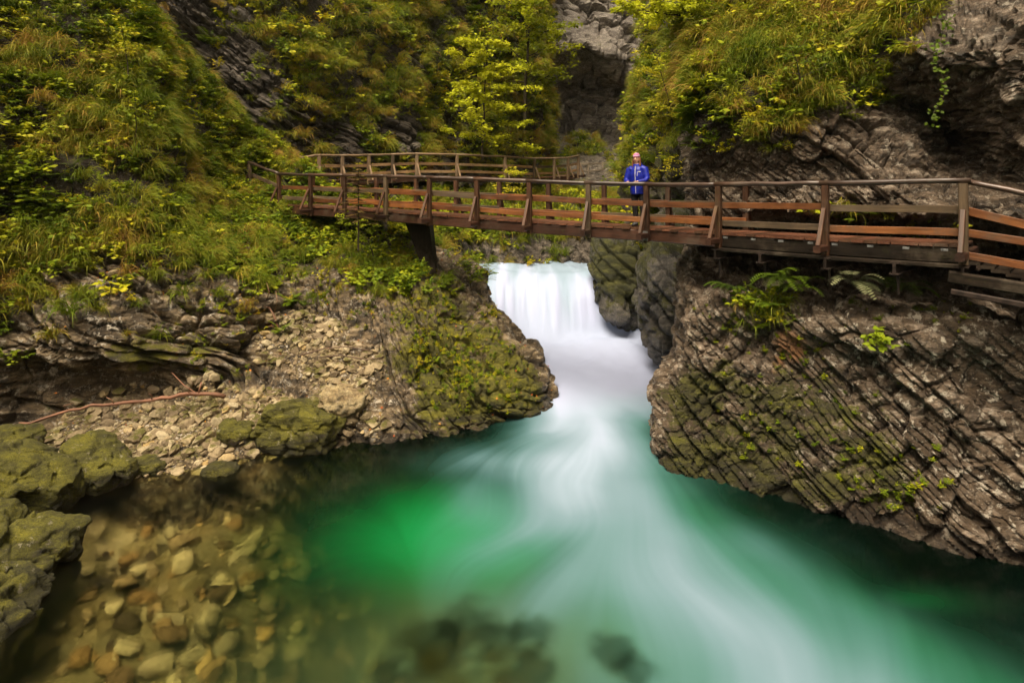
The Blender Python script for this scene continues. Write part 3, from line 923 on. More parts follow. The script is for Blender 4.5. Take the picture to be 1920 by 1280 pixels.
# light lost on the way down to the bed and back
clear = b.n('ShaderNodeBsdfTransparent')
b.link(b.ramp(b.math('DIVIDE', dp, 3.2), [(0.0, (0.92, 0.90, 0.80)), (0.2, (0.93, 0.89, 0.70)), (0.45, (0.46, 0.54, 0.27)), (0.8, (0.05, 0.14, 0.07))]), clear.inputs['Color'])
body = b.n('ShaderNodeBsdfDiffuse')
b.link(b.ramp(sc_, [(0.0, (0.003, 0.010, 0.006)), (0.4, (0.003, 0.034, 0.011)), (0.75, (0.003, 0.10, 0.022)), (1.0, (0.006, 0.16, 0.042))]), body.inputs['Color'])
turb = b.math('MULTIPLY', b.math('DIVIDE', dp, 1.9, True), b.math('ADD', b.math('MULTIPLY', sc_, 0.92), 0.10, True), True)
mx = b.n('ShaderNodeMixShader')
b.link(turb, mx.inputs[0])
rf = b.n('ShaderNodeBsdfRefraction')
rf.inputs['IOR'].default_value = 1.03
rf.inputs['Roughness'].default_value = 0.3
b.link(clear.inputs['Color'].links[0].from_socket, rf.inputs['Color'])
mxr = b.n('ShaderNodeMixShader')
mxr.inputs[0].default_value = 0.3
b.link(clear.outputs[0], mxr.inputs[1])
b.link(rf.outputs[0], mxr.inputs[2])
b.link(mxr.outputs[0], mx.inputs[1])
b.link(body.outputs[0], mx.inputs[2])
foamb = b.n('ShaderNodeBsdfDiffuse')
b.link(b.ramp(fo, [(0.0, (0.03, 0.15, 0.10)), (0.3, (0.07, 0.165, 0.18)), (0.6, (0.14, 0.22, 0.27)), (0.85, (0.27, 0.345, 0.455)), (1.0, (0.385, 0.43, 0.61))]), foamb.inputs['Color'])
mk = b.n('ShaderNodeBsdfDiffuse')
mk.inputs['Color'].default_value = (0.10, 0.155, 0.06, 1)
mxm = b.n('ShaderNodeMixShader')
b.link(b.math('MULTIPLY', b.attr('milk'), 0.62), mxm.inputs[0])
b.link(mx.outputs[0], mxm.inputs[1])
b.link(mk.outputs[0], mxm.inputs[2])
mx2 = b.n('ShaderNodeMixShader')
b.link(b.step(fo, 0.0, 0.6), mx2.inputs[0])
b.link(mxm.outputs[0], mx2.inputs[1])
b.link(foamb.outputs[0], mx2.inputs[2])
gl = b.n('ShaderNodeBsdfGlossy')
gl.inputs['Roughness'].default_value = 0.16
gl.inputs['Color'].default_value = (0.9, 0.95, 1, 1)
fr = b.n('ShaderNodeFresnel')
fr.inputs['IOR'].default_value = 1.33
mx3 = b.n('ShaderNodeMixShader')
b.link(b.math('MULTIPLY', fr.outputs[0], b.math('SUBTRACT', 0.85, b.math('MULTIPLY', fo, 0.8))), mx3.inputs[0])
b.link(mx2.outputs[0], mx3.inputs[1])
b.link(gl.outputs[0], mx3.inputs[2])
b.link(mx3.outputs[0], out.inputs[0])
MAT_WATER = m
q = grid_quads(*X.shape)
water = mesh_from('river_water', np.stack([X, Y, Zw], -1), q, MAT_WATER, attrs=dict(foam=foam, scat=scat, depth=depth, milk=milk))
tag(water, label='turquoise river with white cascade pouring into an emerald pool', kind='structure')
# the calm tail of the pool, nearer than the eye's foot
xs2 = np.linspace(-9.6, 11.2, 60)
ys2 = np.linspace(-20, 4.6, 50)
X2, Y2 = np.meshgrid(xs2, ys2, indexing='ij')
tail = mesh_from('downstream_water', np.stack([X2, Y2, X2 * 0 - 0.004], -1), grid_quads(*X2.shape), MAT_WATER, attrs=dict(milk=X2 * 0, foam=X2 * 0 + 0.12, scat=X2 * 0 + 0.5, depth=X2 * 0 + 2.2))
tag(tail, kind='structure')


# gravel: stones one by one
def stone_mesh(seed, boxy=0.3, flat=0.55):
    bm = bmesh.new()
    bmesh.ops.create_icosphere(bm, subdivisions=2, radius=1.0)
    co = np.array([v.co[:] for v in bm.verts])
    rs = np.random.default_rng(seed)
    co = co * np.array([1, rs.uniform(0.6, 0.9), flat * rs.uniform(0.8, 1.2)])
    # knock flat faces off, as broken limestone has
    for k in range(9):
        d = unit(rs.normal(size=3))
        h = rs.uniform(0.45, 0.75)
        e = co @ d - h * np.abs(co @ d).max()
        co = co - np.clip(e, 0, None)[:, None] * d
    co = co * (1 + 0.05 * vnoise(co * 2.3 + seed, seed)[:, None])
    for v, c in zip(bm.verts, co):
        v.co = c
    me = bpy.data.meshes.new('stone')
    bm.to_mesh(me)
    bm.free()
    return me


def stone_material(name, stops, mossy):
    m, nt, out = newmat(name)
    b = NB(nt)
    oi = b.n('ShaderNodeObjectInfo')
    tc = b.n('ShaderNodeTexCoord')
    v = tc.outputs['Object']
    c = b.ramp(oi.outputs['Random'], stops)
    c = b.mix(0.7, c, b.ramp(b.noise(v, 3.5, 6, 0.7), [(0.3, (0.5, 0.47, 0.42)), (0.65, (1.2, 1.17, 1.1))]), 'MULTIPLY')
    if mossy:
        g = b.n('ShaderNodeNewGeometry')
        sx = b.n('ShaderNodeSeparateXYZ')
        b.link(g.outputs['Normal'], sx.inputs[0])
        mk = b.math('ADD', b.math('MULTIPLY', sx.outputs[2], 0.25), b.noise(g.outputs['Position'], 1.7, 5, 0.7))
        c = b.mix(b.math('MULTIPLY', b.step(mk, 0.66, 0.80), mossy), c, (0.075, 0.07, 0.008))
    bs = b.pbsdf(c, 0.75, b.bump(b.noise(v, 9, 5, 0.7), 0.5, 0.1))
    b.link(bs.outputs[0], out.inputs[0])
    return m


MAT_STONE = stone_material('limestone_rubble', [(0.0, (0.17, 0.13, 0.085)), (0.35, (0.25, 0.19, 0.115)), (0.65, (0.34, 0.27, 0.165)), (0.9, (0.46, 0.39, 0.26)), (1.0, (0.42, 0.29, 0.12))], 0.9)
MAT_COBBLE = stone_material('river_cobble', [(0.0, (0.04, 0.03, 0.02)), (0.3, (0.14, 0.09, 0.045)), (0.5, (0.30, 0.18, 0.07)), (0.7, (0.26, 0.22, 0.15)), (0.9, (0.55, 0.47, 0.30)), (1.0, (0.6, 0.36, 0.13))], 0.0)
STONES = [stone_mesh(200 + i) for i in range(14)]
COBBLES = [stone_mesh(300 + i, flat=0.42) for i in range(8)]
STONES_W = [me.copy() for me in STONES[:6]]
for me in STONES:
    me.materials.append(MAT_STONE)
for me in STONES_W:
    me.materials.append(MAT_COBBLE)
for me in COBBLES:
    for p_ in me.polygons:
        p_.use_smooth = True
    me.materials.append(MAT_COBBLE)

g, nb_, ns_, veg_, area_ = LAND['rocky_river_bank'][0]
gm = gravel_mask(g) * (g[..., 2] > -0.15) * sstep(3.9, 3.3, g[..., 2])
w_ = (gm > 0.35) * gm * area_
w_ = (w_ / w_.sum()).ravel()
idx = RNG.choice(len(w_), 5200, p=w_)
gp = g.reshape(-1, 3)[idx]
gn = ns_.reshape(-1, 3)[idx]
size = 0.045 + 0.16 * RNG.random(5200) ** 5.0
order = np.argsort(-size)
bed_o = left_bank


def place_stone(me, name, p, n, s, sink=0.25, parent=None, kind=None):
    o = bpy.data.objects.new(name, me)
    COL.objects.link(o)
    up = Vector(n).lerp(Vector((0, 0, 1)), 0.5).normalized()
    qt = up.to_track_quat('Z', 'Y') @ Quaternion((0, 0, 1), rnd.uniform(0, 6.28)) @ Quaternion((1, 0, 0), rnd.uniform(-.35, .35))
    o.rotation_mode = 'QUATERNION'
    o.rotation_quaternion = qt
    o.location = Vector(p) + up * s * (0.5 - sink)
    o.scale = (s * rnd.uniform(0.9, 1.35), s, s * rnd.uniform(0.8, 1.2))
    if parent is not None:
        o.parent = parent
    return o


for k in order[:290]:
    place_stone(rnd.choice(STONES), 'stone', gp[k], gn[k], size[k], parent=bed_o)


def instancer(name, pts, rots, scales, idxs, templates, label, cat=None, group=None, parent=None):
    """one uncountable mass: template shapes set out on points"""
    coll = bpy.data.collections.new(name + '_shapes')
    for i, t_ in enumerate(templates):
        t_.name = 'shape_%s_%02d' % (name, i)
        coll.objects.link(t_)
    me = bpy.data.meshes.new(name)
    me.vertices.add(len(pts))
    me.vertices.foreach_set('co', np.asarray(pts, np.float32).ravel())
    a = me.attributes.new('rot', 'FLOAT_VECTOR', 'POINT')
    a.data.foreach_set('vector', np.asarray(rots, np.float32).ravel())
    a = me.attributes.new('scl', 'FLOAT', 'POINT')
    a.data.foreach_set('value', np.asarray(scales, np.float32).ravel())
    a = me.attributes.new('idx', 'INT', 'POINT')
    a.data.foreach_set('value', np.asarray(idxs, np.int32).ravel())
    o = bpy.data.objects.new(name, me)
    COL.objects.link(o)
    ng = bpy.data.node_groups.new(name, 'GeometryNodeTree')
    ng.interface.new_socket('Geometry', in_out='INPUT', socket_type='NodeSocketGeometry')
    ng.interface.new_socket('Geometry', in_out='OUTPUT', socket_type='NodeSocketGeometry')
    N = ng.nodes
    gi, go = N.new('NodeGroupInput'), N.new('NodeGroupOutput')
    ci = N.new('GeometryNodeCollectionInfo')
    ci.inputs['Collection'].default_value = coll
    ci.inputs['Separate Children'].default_value = True
    ci.inputs['Reset Children'].default_value = True
    ip = N.new('GeometryNodeInstanceOnPoints')
    ip.inputs['Pick Instance'].default_value = True

    def na(nm, ty):
        x = N.new('GeometryNodeInputNamedAttribute')
        x.data_type = ty
        x.inputs['Name'].default_value = nm
        return [s for s in x.outputs if s.enabled and s.name == 'Attribute'][0]
    er = N.new('FunctionNodeEulerToRotation')
    ng.links.new(na('rot', 'FLOAT_VECTOR'), er.inputs[0])
    ng.links.new(gi.outputs[0], ip.inputs['Points'])
    ng.links.new(ci.outputs[0], ip.inputs['Instance'])
    ng.links.new(na('idx', 'INT'), ip.inputs['Instance Index'])
    ng.links.new(er.outputs[0], ip.inputs['Rotation'])
    ng.links.new(na('scl', 'FLOAT'), ip.inputs['Scale'])
    ng.links.new(ip.outputs[0], go.inputs[0])
    mod = o.modifiers.new('scatter', 'NODES')
    mod.node_group = ng
    tag(o, label, cat, group, 'stuff')
    if parent is not None:
        o.parent = parent
    return o


rest = order[290:]
instancer('pebbles', gp[rest], RNG.uniform(-0.5, 0.5, (len(rest), 3)) + np.array([0, 0, 1]) * RNG.uniform(0, 6.28, (len(rest), 1)), size[rest] * 0.85,
          RNG.integers(0, 14, len(rest)), [bpy.data.objects.new('pebble_shape', me) for me in STONES], 'pale limestone pebbles filling the gaps of the gravel beach', 'gravel')

# cobbles under water
cob = []
for (px, py, s) in ((235, 1062, .22), (262, 1078, .24), (235, 1105, .26), (270, 1128, .17), (310, 1112, .11), (420, 1118, .26), (310, 1185, .18), (325, 1205, .30), (395, 1185, .36), (440, 1180, .16), (250, 935, .22), (345, 1062, .25),
                    (210, 1150, .18), (240, 1230, .25), (160, 1165, .20), (430, 1225, .28), (520, 1150, .25), (470, 1090, .22), (560, 1230, .3), (380, 1250, .25), (600, 1180, .25), (290, 1150, .14), (345, 1140, .16), (500, 1200, .2), (180, 1110, .17), (650, 1250, .3)):
    p = PZ(px, py, -0.55)
    p = (p[0], p[1], float(bed_z(np.array([p[0]]), np.array([p[1]]))[0]) + 0.05)
    # keep the stone on the sight line of its pixel once the depth is known
    p = PZ(px, py, p[2])
    cob.append((p, s))
for (p, s) in cob:
    place_stone(rnd.choice(COBBLES), 'cobble', p, (0, 0, 1), s * 1.15, 0.15, parent=bpy.data.objects['river_bed'])
for k in range(290):
    x_, y_ = rnd.uniform(-7.6, -1.5), rnd.uniform(6.0, 11.8)
    if x_ > -2.2 and y_ > 8.5:
        continue
    z_ = float(bed_z(np.array([x_]), np.array([y_]))[0])
    place_stone(rnd.choice(COBBLES + STONES_W), 'cobble', (x_, y_, z_), (0, 0, 1), 0.07 + 0.3 * rnd.random() ** 2.2, 0.3, parent=bpy.data.objects['river_bed'])
for k, (sx_, sy_, sr_) in enumerate(sunk):
    tag(boulder('sunken_boulder', (sx_, sy_ + 0.25, -0.62), (sr_ * rnd.uniform(.8, 1.1), sr_ * rnd.uniform(.6, .8), rnd.uniform(.22, .34)), rnd.uniform(0, 3), 400 + k, ROCK_L, 0.06, (0.3, 0.5), 0.05, 0.4, 0.3),
        'dark blurred boulder lying under the milky green water', 'boulder', 'boulders sunken in the pool')
# ------------------------------------------------------------------ timber
def wood_material(name, stops, rough=0.6, moss=0.0, spec=0.4):
    m, nt, out = newmat(name)
    b = NB(nt)
    oi = b.n('ShaderNodeObjectInfo')
    tc = b.n('ShaderNodeTexCoord')
    uv = b.n('ShaderNodeAttribute', attribute_name='grain')
    mp = b.n('ShaderNodeMapping')
    mp.inputs['Scale'].default_value = (1.6, 26, 26)
    b.link(uv.outputs['Vector'], mp.inputs[0])
    va = b.n('ShaderNodeVectorMath', operation='ADD')
    b.link(mp.outputs[0], va.inputs[0])
    cb = b.n('ShaderNodeCombineXYZ')
    b.link(b.math('MULTIPLY', oi.outputs['Random'], 90.0), cb.inputs[0])
    b.link(cb.outputs[0], va.inputs[1])
    g = b.noise(va.outputs[0], 1.0, 5, 0.6, 0.4)
    tone = b.math('ADD', b.math('MULTIPLY', g, 0.75), b.math('MULTIPLY', oi.outputs['Random'], 0.25))
    c = b.ramp(tone, stops)
    geo = b.n('ShaderNodeNewGeometry')
    blot = b.noise(geo.outputs['Position'], 2.2, 4, 0.65)
    c = b.mix(0.6, c, b.ramp(blot, [(0.35, (0.45, 0.42, 0.4)), (0.62, (1.15, 1.1, 1.05))]), 'MULTIPLY')
    grey = b.step(b.noise(geo.outputs['Position'], 1.3, 5, 0.7), 0.5, 0.68)
    c = b.mix(b.math('MULTIPLY', grey, 0.45), c, b.mix(g, (0.03, 0.024, 0.018), (0.16, 0.125, 0.09)))
    if moss:
        c = b.mix(b.math('MULTIPLY', b.step(b.noise(geo.outputs['Position'], 3.4, 6, 0.75), 0.58, 0.66), moss), c, (0.06, 0.065, 0.01))
    bs = b.pbsdf(c, b.math('ADD', b.math('MULTIPLY', blot, 0.4), rough - 0.2), b.bump(g, 0.35, 0.02), spec)
    b.link(bs.outputs[0], out.inputs[0])
    return m


W_PLANK = wood_material('orange_larch_plank', [(0.25, (0.055, 0.018, 0.006)), (0.5, (0.16, 0.054, 0.014)), (0.75, (0.29, 0.11, 0.03))], 0.55, 0.1)
W_DECK = wood_material('red_brown_deck', [(0.25, (0.06, 0.022, 0.012)), (0.5, (0.12, 0.046, 0.024)), (0.75, (0.2, 0.085, 0.045))], 0.5, 0.1)
W_POST = wood_material('wet_red_brown_post', [(0.25, (0.028, 0.013, 0.007)), (0.5, (0.07, 0.031, 0.015)), (0.75, (0.13, 0.06, 0.03))], 0.5, 0.25)
W_RAIL = wood_material('dark_handrail_log', [(0.25, (0.022, 0.012, 0.008)), (0.5, (0.05, 0.027, 0.018)), (0.75, (0.11, 0.06, 0.04))], 0.38, 0.0, 0.6)
W_BEAM = wood_material('stained_beam', [(0.25, (0.018, 0.008, 0.005)), (0.5, (0.045, 0.018, 0.010)), (0.75, (0.08, 0.032, 0.017))], 0.5, 0.3)
W_GREY = wood_material('weathered_grey_timber', [(0.25, (0.05, 0.032, 0.018)), (0.5, (0.10, 0.066, 0.036)), (0.75, (0.18, 0.125, 0.07))], 0.7, 0.2)
W_DARK = wood_material('black_wet_shaded_timber', [(0.25, (0.008, 0.006, 0.004)), (0.5, (0.017, 0.012, 0.008)), (0.75, (0.035, 0.023, 0.015))], 0.8, 0.15, 0.15)


def metal_material(name, col, rough, met):
    m, nt, out = newmat(name)
    b = NB(nt)
    geo = b.n('ShaderNodeNewGeometry')
    n_ = b.noise(geo.outputs['Position'], 9, 4, 0.7)
    c = b.mix(b.step(n_, 0.42, 0.62), col, tuple(x * 0.45 for x in col))
    bs = b.pbsdf(c, rough)
    bs.inputs['Metallic'].default_value = met
    b.link(bs.outputs[0], out.inputs[0])
    return m


STEEL = metal_material('galvanised_bracket', (0.30, 0.30, 0.30), 0.45, 0.7)
RUST = metal_material('rusty_black_steel', (0.045, 0.03, 0.024), 0.6, 0.3)


def frame(d, up=(0, 0, 1)):
    d = unit(d)
    s = np.cross(d, up)
    if np.linalg.norm(s) < 1e-4:
        s = np.cross(d, (1, 0, 0))
    s = unit(s)
    return d, s, np.cross(s, d)


def beam(name, p0, p1, w, h, mat, parent=None, up=(0, 0, 1), cham=0.14, wob=0.0):
    """sawn timber with chamfered arrises; w sideways, h along 'up'"""
    p0, p1 = np.array(p0, float), np.array(p1, float)
    L = np.linalg.norm(p1 - p0)
    d, s, u = frame(p1 - p0, up)
    c = cham * min(w, h)
    prof = [(-w / 2 + c, -h / 2), (w / 2 - c, -h / 2), (w / 2, -h / 2 + c), (w / 2, h / 2 - c), (w / 2 - c, h / 2), (-w / 2 + c, h / 2), (-w / 2, h / 2 - c), (-w / 2, -h / 2 + c)]
    nseg = 3 if wob else 1
    mid = (p0 + p1) / 2
    vs_, gr = [], []
    for k in range(nseg + 1):
        t = k / nseg
        off = wob * (rnd.uniform(-1, 1) * s + rnd.uniform(-1, 1) * u)
        for (a, b_) in prof:
            vs_.append(p0 + (p1 - p0) * t + a * s + b_ * u + off - mid)
            gr.append((t * L, a, b_))
    fs_ = []
    for k in range(nseg):
        for j in range(8):
            j2 = (j + 1) % 8
            fs_.append((k * 8 + j, k * 8 + j2, k * 8 + 8 + j2, k * 8 + 8 + j))
    e = nseg * 8
    fs_ += [(7, 6, 5, 4, 3, 2, 1, 0), tuple(e + j for j in range(8))]
    return polymesh(name, vs_, fs_, mat, parent, mid, gr)


def polymesh(name, vs_, fs_, mat, parent, loc=(0, 0, 0), gr=None, smooth=False):
    me = bpy.data.meshes.new(name)
    me.from_pydata([tuple(map(float, v)) for v in vs_], [], fs_)
    if gr is not None:
        at = me.attributes.new('grain', 'FLOAT_VECTOR', 'POINT')
        at.data.foreach_set('vector', np.array(gr, np.float32).ravel())
    if smooth:
        me.polygons.foreach_set('use_smooth', np.ones(len(me.polygons), bool))
    me.materials.append(mat)
    o = bpy.data.objects.new(name, me)
    COL.objects.link(o)
    o.location = loc
    if parent is not None:
        o.parent = parent
        pl = parent.location
        o.location = (loc[0] - pl[0], loc[1] - pl[1], loc[2] - pl[2])
    return o


def log(name, pts, r0, r1, mat, parent=None, sides=9, wob=0.006, loc=None, ends=True):
    pts = np.array(pts, float)
    n = len(pts)
    mid = pts.mean(0) if loc is None else np.array(loc)
    vs_, gr, fs_ = [], [], []
    Ls = np.concatenate([[0], np.cumsum(np.linalg.norm(np.diff(pts, axis=0), axis=1))])
    for k in range(n):
        d = pts[min(k + 1, n - 1)] - pts[max(k - 1, 0)]
        d, s, u = frame(d, (0, 0, 1) if abs(unit(d)[2]) < 0.95 else (1, 0, 0))
        r = r0 + (r1 - r0) * k / (n - 1)
        for j in range(sides):
            a = 2 * math.pi * j / sides
            rr = r * (1 + rnd.uniform(-1, 1) * wob / r)
            o_ = math.cos(a) * rr * s + math.sin(a) * rr * u
            vs_.append(pts[k] + o_ - mid)
            gr.append((Ls[k], math.cos(a) * r, math.sin(a) * r))
    for k in range(n - 1):
        for j in range(sides):
            j2 = (j + 1) % sides
            fs_.append((k * sides + j, k * sides + j2, (k + 1) * sides + j2, (k + 1) * sides + j))
    if ends:
        fs_.append(tuple(range(sides))[::-1])
        fs_.append(tuple((n - 1) * sides + j for j in range(sides)))
    return polymesh(name, vs_, fs_, mat, parent, mid, gr, True)


def bend(p0, p1, n, sag, jit):
    p0, p1 = np.array(p0, float), np.array(p1, float)
    out_ = []
    for k in range(n + 1):
        t = k / n
        q_ = p0 + (p1 - p0) * t
        q_ = q_ + np.array([0, 0, -sag * 4 * t * (1 - t)])
        if 0 < k < n:
            q_ = q_ + np.array([rnd.uniform(-1, 1), rnd.uniform(-1, 1), rnd.uniform(-1, 1)]) * jit
        out_.append(q_)
    return out_


def walkway(root, posts, width, rear=None, brace=0.42, rail_h=1.1, plank_mat=W_PLANK, post_mat=W_POST, rail_mat=W_RAIL, beam_mat=W_BEAM, post_w=0.13, fascia=0.28, detail=True, seg_rail=None, deck=True, upr=None):
    """posts: foot of each front post (world). width: towards the back. rear: indices of bays that have a rear railing."""
    A = [np.array(p, float) for p in posts]
    n = len(A)
    tang, bk = [], []
    for k in range(n):
        d = A[min(k + 1, n - 1)] - A[max(k - 1, 0)]
        d[2] = 0
        d = unit(d)
        tang.append(d)
        bk.append(np.array([-d[1], d[0], 0]))
    B = [A[k] + bk[k] * width for k in range(n)]
    up = np.array([0, 0, 1.0])
    for k in range(n):
        sh = tang[k] * rnd.uniform(-0.01, 0.01)
        foot = A[k] - up * (fascia + 0.05) - bk[k] * (0.02 + post_w / 2)
        top = A[k] + up * (rail_h - 0.04) + sh - bk[k] * (0.02 + post_w / 2)
        beam('post', foot, top, post_w, post_w * 0.95, post_mat if k % 4 else W_GREY, root, up=bk[k])
        if brace:
            o_ = -bk[k] * (brace + 0.08)
            beam('brace', A[k] + o_ - up * 0.10, A[k] + up * rail_h * 0.55 - bk[k] * (0.04 + post_w), 0.08, 0.06, post_mat, root, up=bk[k])
            cr_ = beam('cross_beam', A[k] + o_ * 1.12 - up * 0.17, B[k] - up * 0.17 + bk[k] * 0.15, 0.13, 0.13, beam_mat, root)
        if rear is not None and k in rear:
            beam('post', B[k] - up * (fascia + 0.05) + bk[k] * (0.02 + post_w / 2), B[k] + up * (rail_h - 0.04) + bk[k] * (0.02 + post_w / 2), post_w, post_w, post_mat, root, up=bk[k])
            if brace:
                beam('brace', B[k] + bk[k] * (brace + 0.08) - up * 0.10, B[k] + up * rail_h * 0.55 + bk[k] * (0.04 + post_w), 0.08, 0.06, post_mat, root, up=bk[k])
    for k in range(n - 1):
        for (S, sgn, on) in ((A, -1, True), (B, 1, rear is not None and k in rear and (k + 1) in rear)):
            if not on:
                continue
            o_ = bk[k] * sgn * (post_w * 0.5 + 0.02)
            a0, a1 = S[k] + o_, S[k + 1] + o_
            e = unit(a1 - a0)
            # handrail log on top of the posts
            log('handrail', bend(a0 - e * 0.1 + up * rail_h, a1 + e * 0.1 + up * rail_h, 5, 0.0, 0.012), 0.058, 0.05, rail_mat, root)
            oi_ = -o_ * 0.55                                # planks on the inner face of the posts
            for hz, hh in ((0.56, 0.135), (0.20, 0.135)):
                z0, z1 = hz * rail_h + rnd.uniform(-.02, .02), hz * rail_h + rnd.uniform(-.02, .02)
                beam('rail_plank', a0 + oi_ - e * 0.06 + up * z0 + bk[k] * -sgn * 0.06, a1 + oi_ + e * 0.06 + up * z1 + bk[k] * -sgn * 0.06, 0.045, hh, plank_mat if rnd.random() < 0.86 else W_GREY, root, wob=0.006)
        e = unit(A[k + 1] - A[k])
        for (S, sgn) in ((A, 1), (B, -1)):
            beam('stringer', S[k] - up * (fascia / 2 + 0.045) + bk[k] * sgn * 0.07, S[k + 1] - up * (fascia / 2 + 0.045) + bk[k] * sgn * 0.07, 0.14, fascia, W_DARK if S[k][1] < 13.5 else beam_mat, root, wob=0.004)  # near bays in blacker timber: under-shading put into the colour
        L = np.linalg.norm(A[k + 1] - A[k])
        m_ = max(2, int(round(L / 0.21)))
        if deck:
            for j in range(m_):
                t = (j + 0.5) / m_
                a_ = A[k] * (1 - t) + A[k + 1] * t
                b_ = B[k] * (1 - t) + B[k + 1] * t
                beam('deck_plank', a_ - unit(b_ - a_) * rnd.uniform(0.0, 0.05) - up * 0.02, b_ + unit(b_ - a_) * 0.04 - up * 0.02, L / m_ - 0.012, 0.045, W_DECK if rnd.random() < 0.7 else post_mat, root)
    return A, B, tang, bk


FRONT = [(472, 22.3, 6.02), (527, 20.9, 5.54), (586, 19.9, 5.48), (650, 18.9, 5.43), (727, 17.9, 5.38), (808, 17.0, 5.32), (897, 16.3, 5.25), (995, 15.6, 5.18), (1105, 14.9, 5.12), (1215, 14.2, 5.08), (1350, 12.9, 5.06), (1550, 11.25, 5.06), (1808, 9.75, 5.08)]
fp = [((px - 960) * Y_ / F, Y_, z_) for (px, Y_, z_) in FRONT]
bridge = empty('footbridge', (fp[6][0], fp[6][1], fp[6][2]))
tag(bridge, 'long wooden footbridge with log handrails spanning the gorge above the waterfall', 'footbridge')
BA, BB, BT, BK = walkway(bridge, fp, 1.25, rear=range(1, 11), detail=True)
# stair flight that leaves the end of the bridge down to the right
end = np.array(fp[-1])
nxt = np.array([(2075 - 960) * 8.55 / F, 8.55, 4.62])
e_ = unit(nxt - end)
log('handrail', bend(end + (0, 0, 1.1), nxt + (0, 0, 1.1), 6, 0.0, 0.008), 0.05, 0.045, W_RAIL, bridge)
beam('rail_plank', end + (0.02, 0.05, 0.60), nxt + (0, 0.05, 0.60), 0.045, 0.14, W_PLANK, bridge)
beam('rail_plank', end + (0.02, 0.05, 0.22), nxt + (0, 0.05, 0.44), 0.045, 0.13, W_PLANK, bridge)
beam('rail_plank', end + (0.02, 0.03, -0.17), nxt + (0, 0.03, 0.05), 0.05, 0.13, W_PLANK, bridge)
beam('post', nxt + (0, 0, -0.5), nxt + (0, 0, 1.06), 0.13, 0.13, W_POST, bridge)
for k in range(9):
    c_ = end * (1 - (k + .5) / 9) + nxt * ((k + .5) / 9)
    bkk = np.array([-e_[1], e_[0], 0])
    beam('stair_tread', c_ + (0, 0, -0.28), c_ + bkk * 1.2 + (0, 0, -0.28), 0.24, 0.05, W_DARK, bridge)
beam('stringer', end + (-0.35, -0.1, -0.52), nxt + (0.3, -0.1, -0.32), 0.16, 0.2, W_DARK, bridge)
beam('stringer', end + (-0.35, -0.15, -0.76), nxt + (0.3, -0.15, -0.6), 0.14, 0.09, RUST, bridge)
# steel carriers under the wall side
for (k, t) in ((10, 0.0), (10, 0.45), (11, 0.02), (11, 0.55), (12, -0.1)):
    a_ = BA[k] + (BA[min(k + 1, 12)] - BA[k]) * t
    bk_ = BK[k]
    z0 = a_ + (0, 0, -0.46)
    cb_ = beam('steel_carrier', z0 - bk_ * 0.25, z0 + bk_ * 2.0, 0.05, 0.20, RUST, bridge)
    for dz in (-0.1, 0.1):
        f_ = beam('flange', z0 - bk_ * 0.25 + (0, 0, dz), z0 + bk_ * 2.0 + (0, 0, dz), 0.16, 0.022, RUST, None)
        f_.location = np.array(f_.location) - (np.array(cb_.location) + np.array(bridge.location))
        f_.parent = cb_
    beam('hanger', z0 + (0, 0, -0.1), z0 + (0.02, 0, -0.5), 0.04, 0.04, RUST, bridge, up=(0, 1, 0))
for k in (10, 11):
    beam('lower_beam', BA[k] + (0, 0, -0.36) - BK[k] * 0.1, BA[k + 1] + (0, 0, -0.36) - BK[k] * 0.1, 0.12, 0.07, W_DARK, bridge)
    for t in (0.08, 0.36, 0.62, 0.88):
        q_ = BA[k] * (1 - t) + BA[k + 1] * t - BK[k] * 0.10
        beam('clip_plate', q_ + BT[k] * -0.05 + (0, 0, -0.09), q_ + BT[k] * 0.05 + (0, 0, -0.09), 0.01, 0.04, STEEL, bridge)
for k in (9,):
    q_ = BA[k] - BK[k] * 0.16
    beam('foot_bracket', q_ + (0, 0, -0.3), q_ + (0, 0, -0.06), 0.13, 0.012, STEEL, bridge, up=BK[k])
# pier and abutment
pt = np.array(P(790, 408, 18.6))
pb = np.array(P(795, 480, 18.7))
pier = []
for (c_, w_x, w_y) in ((pb + (0.25, 0, -0.5), 0.20, 0.4), (pb + (0.12, 0, 0), 0.24, 0.4), (pt + (-0.1, 0, 0), 0.40, 0.45), (pt + (-0.1, 0, 0.05), 0.40, 0.45)):
    pier += [c_ + (-w_x, -w_y, 0), c_ + (w_x, -w_y, 0), c_ + (w_x, w_y, 0), c_ + (-w_x, w_y, 0)]
mid_ = np.array(pb)
polymesh('pier', [v - mid_ for v in pier], [(3, 2, 1, 0), (12, 13, 14, 15)] + [(4 * k + j, 4 * k + (j + 1) % 4, 4 * k + 4 + (j + 1) % 4, 4 * k + 4 + j) for k in range(3) for j in range(4)], W_DARK, bridge, mid_, [(v[2], v[0], v[1]) for v in pier])
for px in (525, 560):
    a_ = np.array(P(px, 398, 20.6))
    beam('trestle_leg', a_ + (0, 0, 0.1), a_ + (0, 0, -1.2), 0.2, 0.2, W_DARK, bridge, up=(0, 1, 0))
beam('strut', P(712, 412, 18.3), P(727, 400, 18.1), 0.12, 0.12, W_DARK, bridge)
for dx in (0.35, 1.0):
    pass

